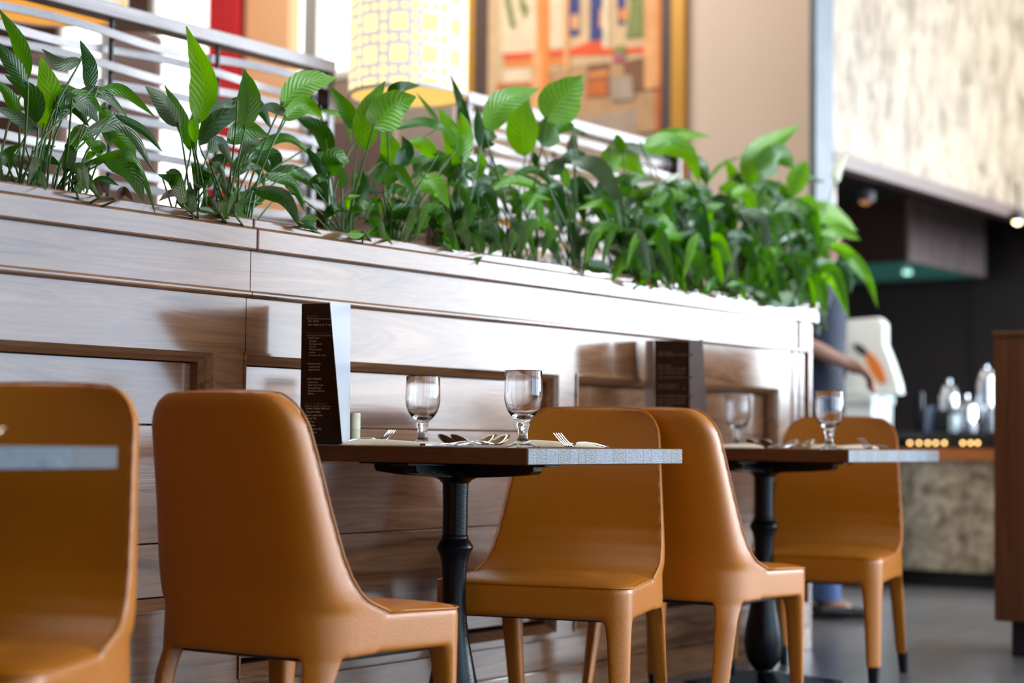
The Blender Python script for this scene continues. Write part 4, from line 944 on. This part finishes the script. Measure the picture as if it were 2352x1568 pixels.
# white service counter
WX = 8.55; wl = onX(1915, 950, WX); wr = onX(2030, 950, WX+.16); zc = onX(2000, 905, WX).z
t = thing('service_counter', 'white service counter behind the rearmost chair', 'counter', (WX+.3, (wl.y+wr.y)/2, 0)); inv = Matrix.Translation(-t.location)
MWh = mat('white_counter', (.80, .83, .81), .35)
kp('cabinet', MWh, (WX+.02, wr.y, .1), (WX+.27, 1.235, zc-.05), .005); kp('worktop', mat('white_stone_top', (.62, .68, .66), .3), (WX, wr.y-.01, zc-.05), (WX+.28, 1.235, zc), .006); kp('plinth', MBm, (WX+.06, wr.y+.02, 0), (WX+.27, 1.235, .1))
# white sloping display with orange oval
DX = 8.66
P_ = lambda x, y: onX(x, y, DX)
t = thing('display_stand', 'white curved display stand with an orange oval, on the white counter', 'display stand', (DX, P_(1990, 900).y, zc)); inv = Matrix.Translation(-t.location)
q = MB(); ol = [P_(x, y) for x, y in ((1932, 735), (2015, 728), (2030, 742), (2030, 790), (2046, 830), (2062, 880), (2066, 912), (1925, 905), (1945, 850), (1935, 790))]
for p_ in ol: p_.z = max(p_.z, zc+.001)
q.slab(ol, (.07, 0, 0)); o = q.build('stand_body', mat('white_enamel', (.93, .93, .86), .4), t, bevel=.01); o.matrix_parent_inverse = inv
def oval(cx, cy, a_, b_, an, nm, mt, off):
    q = MB(); pts = []
    for k in range(28):
        u, v = a_*math.cos(2*PI*k/28), b_*math.sin(2*PI*k/28); pts.append(onX(cx+u*math.cos(an)-v*math.sin(an), cy+u*math.sin(an)+v*math.cos(an), DX-off))
    q.slab(pts, (off*.95, 0, 0)); o = q.build(nm, mt, t); o.matrix_parent_inverse = inv
oval(2010, 845, 40, 13, math.radians(62), 'orange_oval', mat('orange_enamel', (.85, .22, .03), .4), .012)
oval(1976, 803, 20, 8, math.radians(40), 'black_slot', MBm, .014)

# bar top equipment
def bar(px, py_, r, name, label, cat, prof, mt, grp=None, X=KX+.25, lid=None):
    p = onX(px, 1000, X); t = thing(name, label, cat, (p.x, p.y, zt1), group=grp)
    q = MB(); q.lathe(prof, (0, 0, 0), 28); q.build('body', mt, t, smooth='auto')
    if lid: q = MB(); q.lathe(lid, (0, 0, 0), 28); q.build('lid', mt, t, smooth='auto')
    return t
S_ = F/10.0
bar(2266, 0, .06, 'coffee_urn', 'tall bright steel urn at the right end of the bar top', 'urn', [(.055, 0), (.06, .01), (.058, .26), (.05, .30)], MSs, None, X=KX+.34, lid=[(.05, .301), (.04, .33), (.01, .345), (.01, .36)])
bar(2221, 0, .05, 'steel_pot', 'round steel pot left of the tall urn on the bar top', 'pot', [(.05, 0), (.055, .02), (.055, .12), (.05, .14)], MSs, 'steel pots on the bar', lid=[(.054, .141), (.04, .165), (.01, .18), (.008, .2)], X=KX+.13)
bar(2180, 0, .05, 'steel_pot', 'dome-lidded steel pot in the middle of the bar top', 'pot', [(.06, .12), (.062, .14), (.062, .2), (.058, .21)], MSs, 'steel pots on the bar', lid=[(.058, .211), (.045, .245), (.012, .262), (.01, .285)])
bar(2138, 0, .03, 'glass_jar', 'clear jar with pale blue contents on the bar top', 'jar', [(.032, 0), (.034, .01), (.034, .10), (.024, .125), (.024, .14)], mat('pale_blue_glass', (.45, .6, .9), .08, trans=.4, spec=.8), 'jars on the bar')
bar(2190, 0, .03, 'glass_jar', 'small clear jar in front of the steel pots', 'jar', [(.022, 0), (.024, .01), (.024, .08), (.018, .095)], mat('clear_jar_glass', (.7, .85, .85), .08, trans=.4, spec=.8), 'jars on the bar', X=KX+.03)
bar(2112, 0, .03, 'black_grinder', 'black cylindrical grinder at the left end of the bar top', 'grinder', [(.03, 0), (.03, .12), (.022, .14), (.026, .2), (.02, .22)], MBk, None)
p = onX(2180, 1000, KX+.25)
o = B((KX+.17, p.y-.055, zt1+.0002), (KX+.33, p.y+.055, zt1+.118), 'warming_box', MBk, None, .01); tag(o, 'black warming box under the dome-lidded steel pot', 'warmer')

# host stand at the right edge
pf = onZ(2283, 1425, 0); hs = dep(2283, 1425, 6.35); 
zt_ = dep(2283, 772, 6.35).z; zb2 = dep(2283, 1425, 6.35).z
t = thing('host_stand', 'reddish brown wooden cabinet on a black foot at the right picture edge', 'cabinet', (hs.x+.25, hs.y-.3, 0)); inv = Matrix.Translation(-t.location)
kp('cabinet_body', MHs, (hs.x, hs.y-.62, zb2), (hs.x+.5, hs.y, zt_), .006); kp('cabinet_top', MHs, (hs.x-.006, hs.y-.63, zt_), (hs.x+.51, hs.y+.004, zt_+.02), .004)
kp('black_foot', MBm, (hs.x+.04, hs.y-.58, 0), (hs.x+.46, hs.y-.05, zb2))

# ------------------------------------------------------------------ person
PX0 = onZ(1866, 1418, 0); PZR = math.atan2(-.805, .593)
person = thing('person', 'person in navy shirt and jeans reaching towards the white counter, behind the plants', 'person', (PX0.x, PX0.y, 0), PZR)
def skin(name, verts, edges_, rads, mt, parent, sub=2, root=0):
    me = bpy.data.meshes.new(name); me.from_pydata(verts, edges_, []); me.materials.append(mt)
    o = bpy.data.objects.new(name, me); COL.objects.link(o); o.parent = parent
    o.modifiers.new('skin', 'SKIN')
    if not me.skin_vertices: 
        bm = bmesh.new(); bm.from_mesh(me); bm.verts.layers.skin.verify(); bm.to_mesh(me); bm.free()
    for i, r_ in enumerate(rads):
        d = me.skin_vertices[0].data[i]; d.radius = r_ if isinstance(r_, tuple) else (r_, r_); d.use_root = (i == root)
    s_ = o.modifiers.new('sub', 'SUBSURF'); s_.levels = s_.render_levels = sub
    o.modifiers['skin'].use_smooth_shade = True
    return o
MSk = mat('skin_tone', (.42, .20, .13), .55, subs=.1); MNv = mat('navy_shirt', (.018, .022, .045), .85, sheen=.3, bump=.2, bscale=30); MJe = mat('blue_jeans', (.07, .12, .26), .85, bump=.2, bscale=60)
bv = [(0, 0, .96), (.0, 0, 1.12), (.01, 0, 1.32), (.0, 0, 1.43), (.02, 0, 1.50), (.04, 0, 1.58), (.045, 0, 1.68), (.04, 0, 1.73), (.10, 0, 1.585), (.135, 0, 1.615), (.145, 0, 1.60)]
be = [(0, 1), (1, 2), (2, 3), (3, 4), (4, 5), (5, 6), (6, 7), (5, 8), (6, 9), (9, 10)]
br = [.105, .10, .10, .075, .05, .070, .085, .055, .035, .022, .010]
be = [e for e in be if e not in ((6, 9), (9, 10))]; bv = bv[:9]; br = br[:9]
def chain(parent_i, pts, rs):
    k = parent_i
    for p_, r_ in zip(pts, rs): bv.append(p_); br.append(r_); be.append((k, len(bv)-1)); k = len(bv)-1
    return k
for sg, el, wr_ in ((-1, (-.09, -.25, 1.17), (.09, -.22, 1.09)), (1, (.0, .24, 1.17), (.17, .14, 1.10))):
    sh = chain(3, [(0, sg*.10, 1.43), (-.005, sg*.185, 1.415)], [.062, .055])
    w = chain(sh, [tuple((a+b)/2 for a, b in zip((-.005, sg*.185, 1.415), el)), el, tuple((a+b)/2 for a, b in zip(el, wr_)), wr_], [.048, .040, .037, .026])
    pm_ = V(wr_)+V((.055, 0, -.022)); pi = chain(w, [tuple(pm_)], [(.024, .036)])
    for f_ in range(4):
        yy = (f_-1.5)*.018; L_ = (.062, .072, .068, .054)[f_]
        chain(pi, [tuple(pm_+V((.03, yy, -.016))), tuple(pm_+V((.03+L_*.5, yy*1.1, -.03-L_*.35))), tuple(pm_+V((.03+L_*.55, yy*1.1, -.04-L_*.95)))], [.0105, .0095, .008])
    chain(w, [tuple(V(wr_)+V((.028, -sg*.032, -.02))), tuple(V(wr_)+V((.06, -sg*.052, -.045)))], [.013, .010])
for sg in (-1, 1):
    dx = .05 if sg < 0 else -.04
    chain(0, [(0, sg*.095, .90), (.01+dx*.5, sg*.10, .52), (dx-.01, sg*.10, .11), (dx-.01, sg*.10, .07), (dx+.10, sg*.105, .04)], [.088, .058, .042, .040, .032])
skin('body', bv, be, br, MSk, person)
def ell(cx, cy, z, rx, ry, n=24): return [(cx+rx*math.cos(2*PI*j/n), cy+ry*math.sin(2*PI*j/n), z) for j in range(n)]
q = MB(); q.loft([ell(0, 0, .86, .135, .175), ell(0, 0, .90, .138, .178), ell(0, 0, 1.05, .13, .165), ell(.005, 0, 1.2, .135, .175), ell(.01, 0, 1.34, .135, .19), ell(0, 0, 1.42, .115, .19), ell(0, 0, 1.465, .085, .14), ell(.01, 0, 1.50, .065, .08)])
for sg in (-1, 1):
    q.tube(catmull([(0, sg*.13, 1.43), (-.01, sg*.19, 1.40), (-.045 if sg < 0 else 0, sg*.222, 1.30), (-.075 if sg < 0 else .0, sg*.243, 1.21)], 10), [.07, .07, .069, .068, .067, .066, .064, .063, .062, .061, .06], 18)
q.build('shirt', MNv, person, smooth='auto')
q = MB(); q.loft([ell(0, 0, .80, .125, .165), ell(0, 0, .92, .13, .17), ell(0, 0, .99, .125, .165)])
for sg in (-1, 1):
    dx = .05 if sg < 0 else -.04
    q.loft([ell(0, sg*.085, .90, .10, .085), ell(dx*.3, sg*.095, .72, .092, .082), ell(dx*.55, sg*.10, .5, .074, .07), ell(dx*.8, sg*.10, .28, .066, .062), ell(dx-.01, sg*.10, .085, .062, .058)])
q.build('trousers', MJe, person, smooth='auto')
for sg in (-1, 1):
    dx = .05 if sg < 0 else -.04; q = MB(); rings = []
    for x, w_, h_ in ((-.085, .028, .05), (-.07, .038, .085), (-.02, .04, .085), (.03, .04, .075), (.10, .047, .055), (.16, .044, .045), (.20, .03, .035), (.215, .012, .025)):
        rings.append([(dx+x, sg*.10+w_*math.cos(2*PI*j/16), .004+h_/2+h_/2*math.sin(2*PI*j/16)) for j in range(16)])
    q.loft(rings); q.build('shoe', mat('black_shoe', (.02, .016, .014), .2, spec=.7), person, smooth=True)
# face details and hair
q = MB(); q.loft([[(.115+.0*a, y, z) for y, z in ((-.006, 1.64), (.006, 1.64), (.006, 1.635), (-.006, 1.635))], [(.152, y, z) for y, z in ((-.012, 1.602), (.012, 1.602), (.012, 1.595), (-.012, 1.595))], [(.118, y, z) for y, z in ((-.012, 1.596), (.012, 1.596), (.012, 1.588), (-.012, 1.588))]]); q.build('nose', MSk, person, smooth=True)
for sg in (-1, 1):
    q = MB(); q.lathe([(.001, -.011), (.008, -.007), (.011, 0), (.008, .007), (.001, .011)], (.112, sg*.032, 1.648), 14); q.build('eye', mat('eye_white', (.7, .7, .68), .2), person, smooth=True)
    q = MB(); q.lathe([(.001, -.03), (.012, -.02), (.016, 0), (.014, .02), (.001, .03)], (.035, sg*.087, 1.635), 12); q.build('ear', MSk, person, smooth=True)
q = MB(); q.tube([(.118, -.022, 1.565), (.128, 0, 1.563), (.118, .022, 1.565)], .005, 8); q.build('mouth', mat('lip_tone', (.35, .12, .09), .5), person, smooth=True)
q = MB(); rings = []
for k in range(9):
    a = PI/2*k/8; r_ = math.cos(a); rings.append([(.03+.104*r_*math.cos(u)-.0, .094*r_*math.sin(u), 1.665+.095*math.sin(a)-(.06*max(0, -math.cos(u))*r_)) for u in [2*PI*j/24 for j in range(24)]])
q.loft(rings); q.build('hair', mat('dark_hair', (.015, .01, .008), .6), person, smooth=True)

# ------------------------------------------------------------------ added fill lights and world
def downlight(x, y, e, z=5.17):
    t = thing('downlight', 'recessed ceiling downlight', 'lamp', (x, y, z), group='recessed ceiling downlights')
def area(name, loc, size, e, col, rot=(0, 0, 0)):
    l = bpy.data.lights.new(name, 'AREA'); l.shape = 'RECTANGLE'; l.size, l.size_y = size; l.energy = e; l.color = col
    o = bpy.data.objects.new(name, l); COL.objects.link(o); o.location = loc; o.rotation_euler = rot; return o
area('fill_light', (3.8, 3.4, 5.1), (5, 4), 170, (1, .93, .84))  # added fill without a fitting, over the hall behind the planter
area('fill_light', (6.3, 3.2, 4.9), (1, 3), 110, (1, .9, .8), (0, math.radians(-55), 0))  # added unseen light aimed at the end wall and painting
area('fill_light', (3.0, -3.0, 5.1), (5, 3), 38, (1, .88, .74))  # added unseen fill for the chair fronts
w = bpy.data.worlds.new('world'); sc.world = w; w.use_nodes = True
w.node_tree.nodes['Background'].inputs[0].default_value = (.75, .85, 1, 1); w.node_tree.nodes['Background'].inputs[1].default_value = .6
vs = sc.view_settings; vs.view_transform = 'Standard'; vs.look = 'None'; vs.gamma = 1; vs.use_curve_mapping = False; vs.exposure = 0
sc.cycles.use_denoising = True
sc.cycles.max_bounces = 10; sc.cycles.transmission_bounces = 10; sc.cycles.glossy_bounces = 5; sc.cycles.diffuse_bounces = 4
sc.cycles.caustics_reflective = False; sc.cycles.caustics_refractive = False; sc.cycles.sample_clamp_indirect = 6
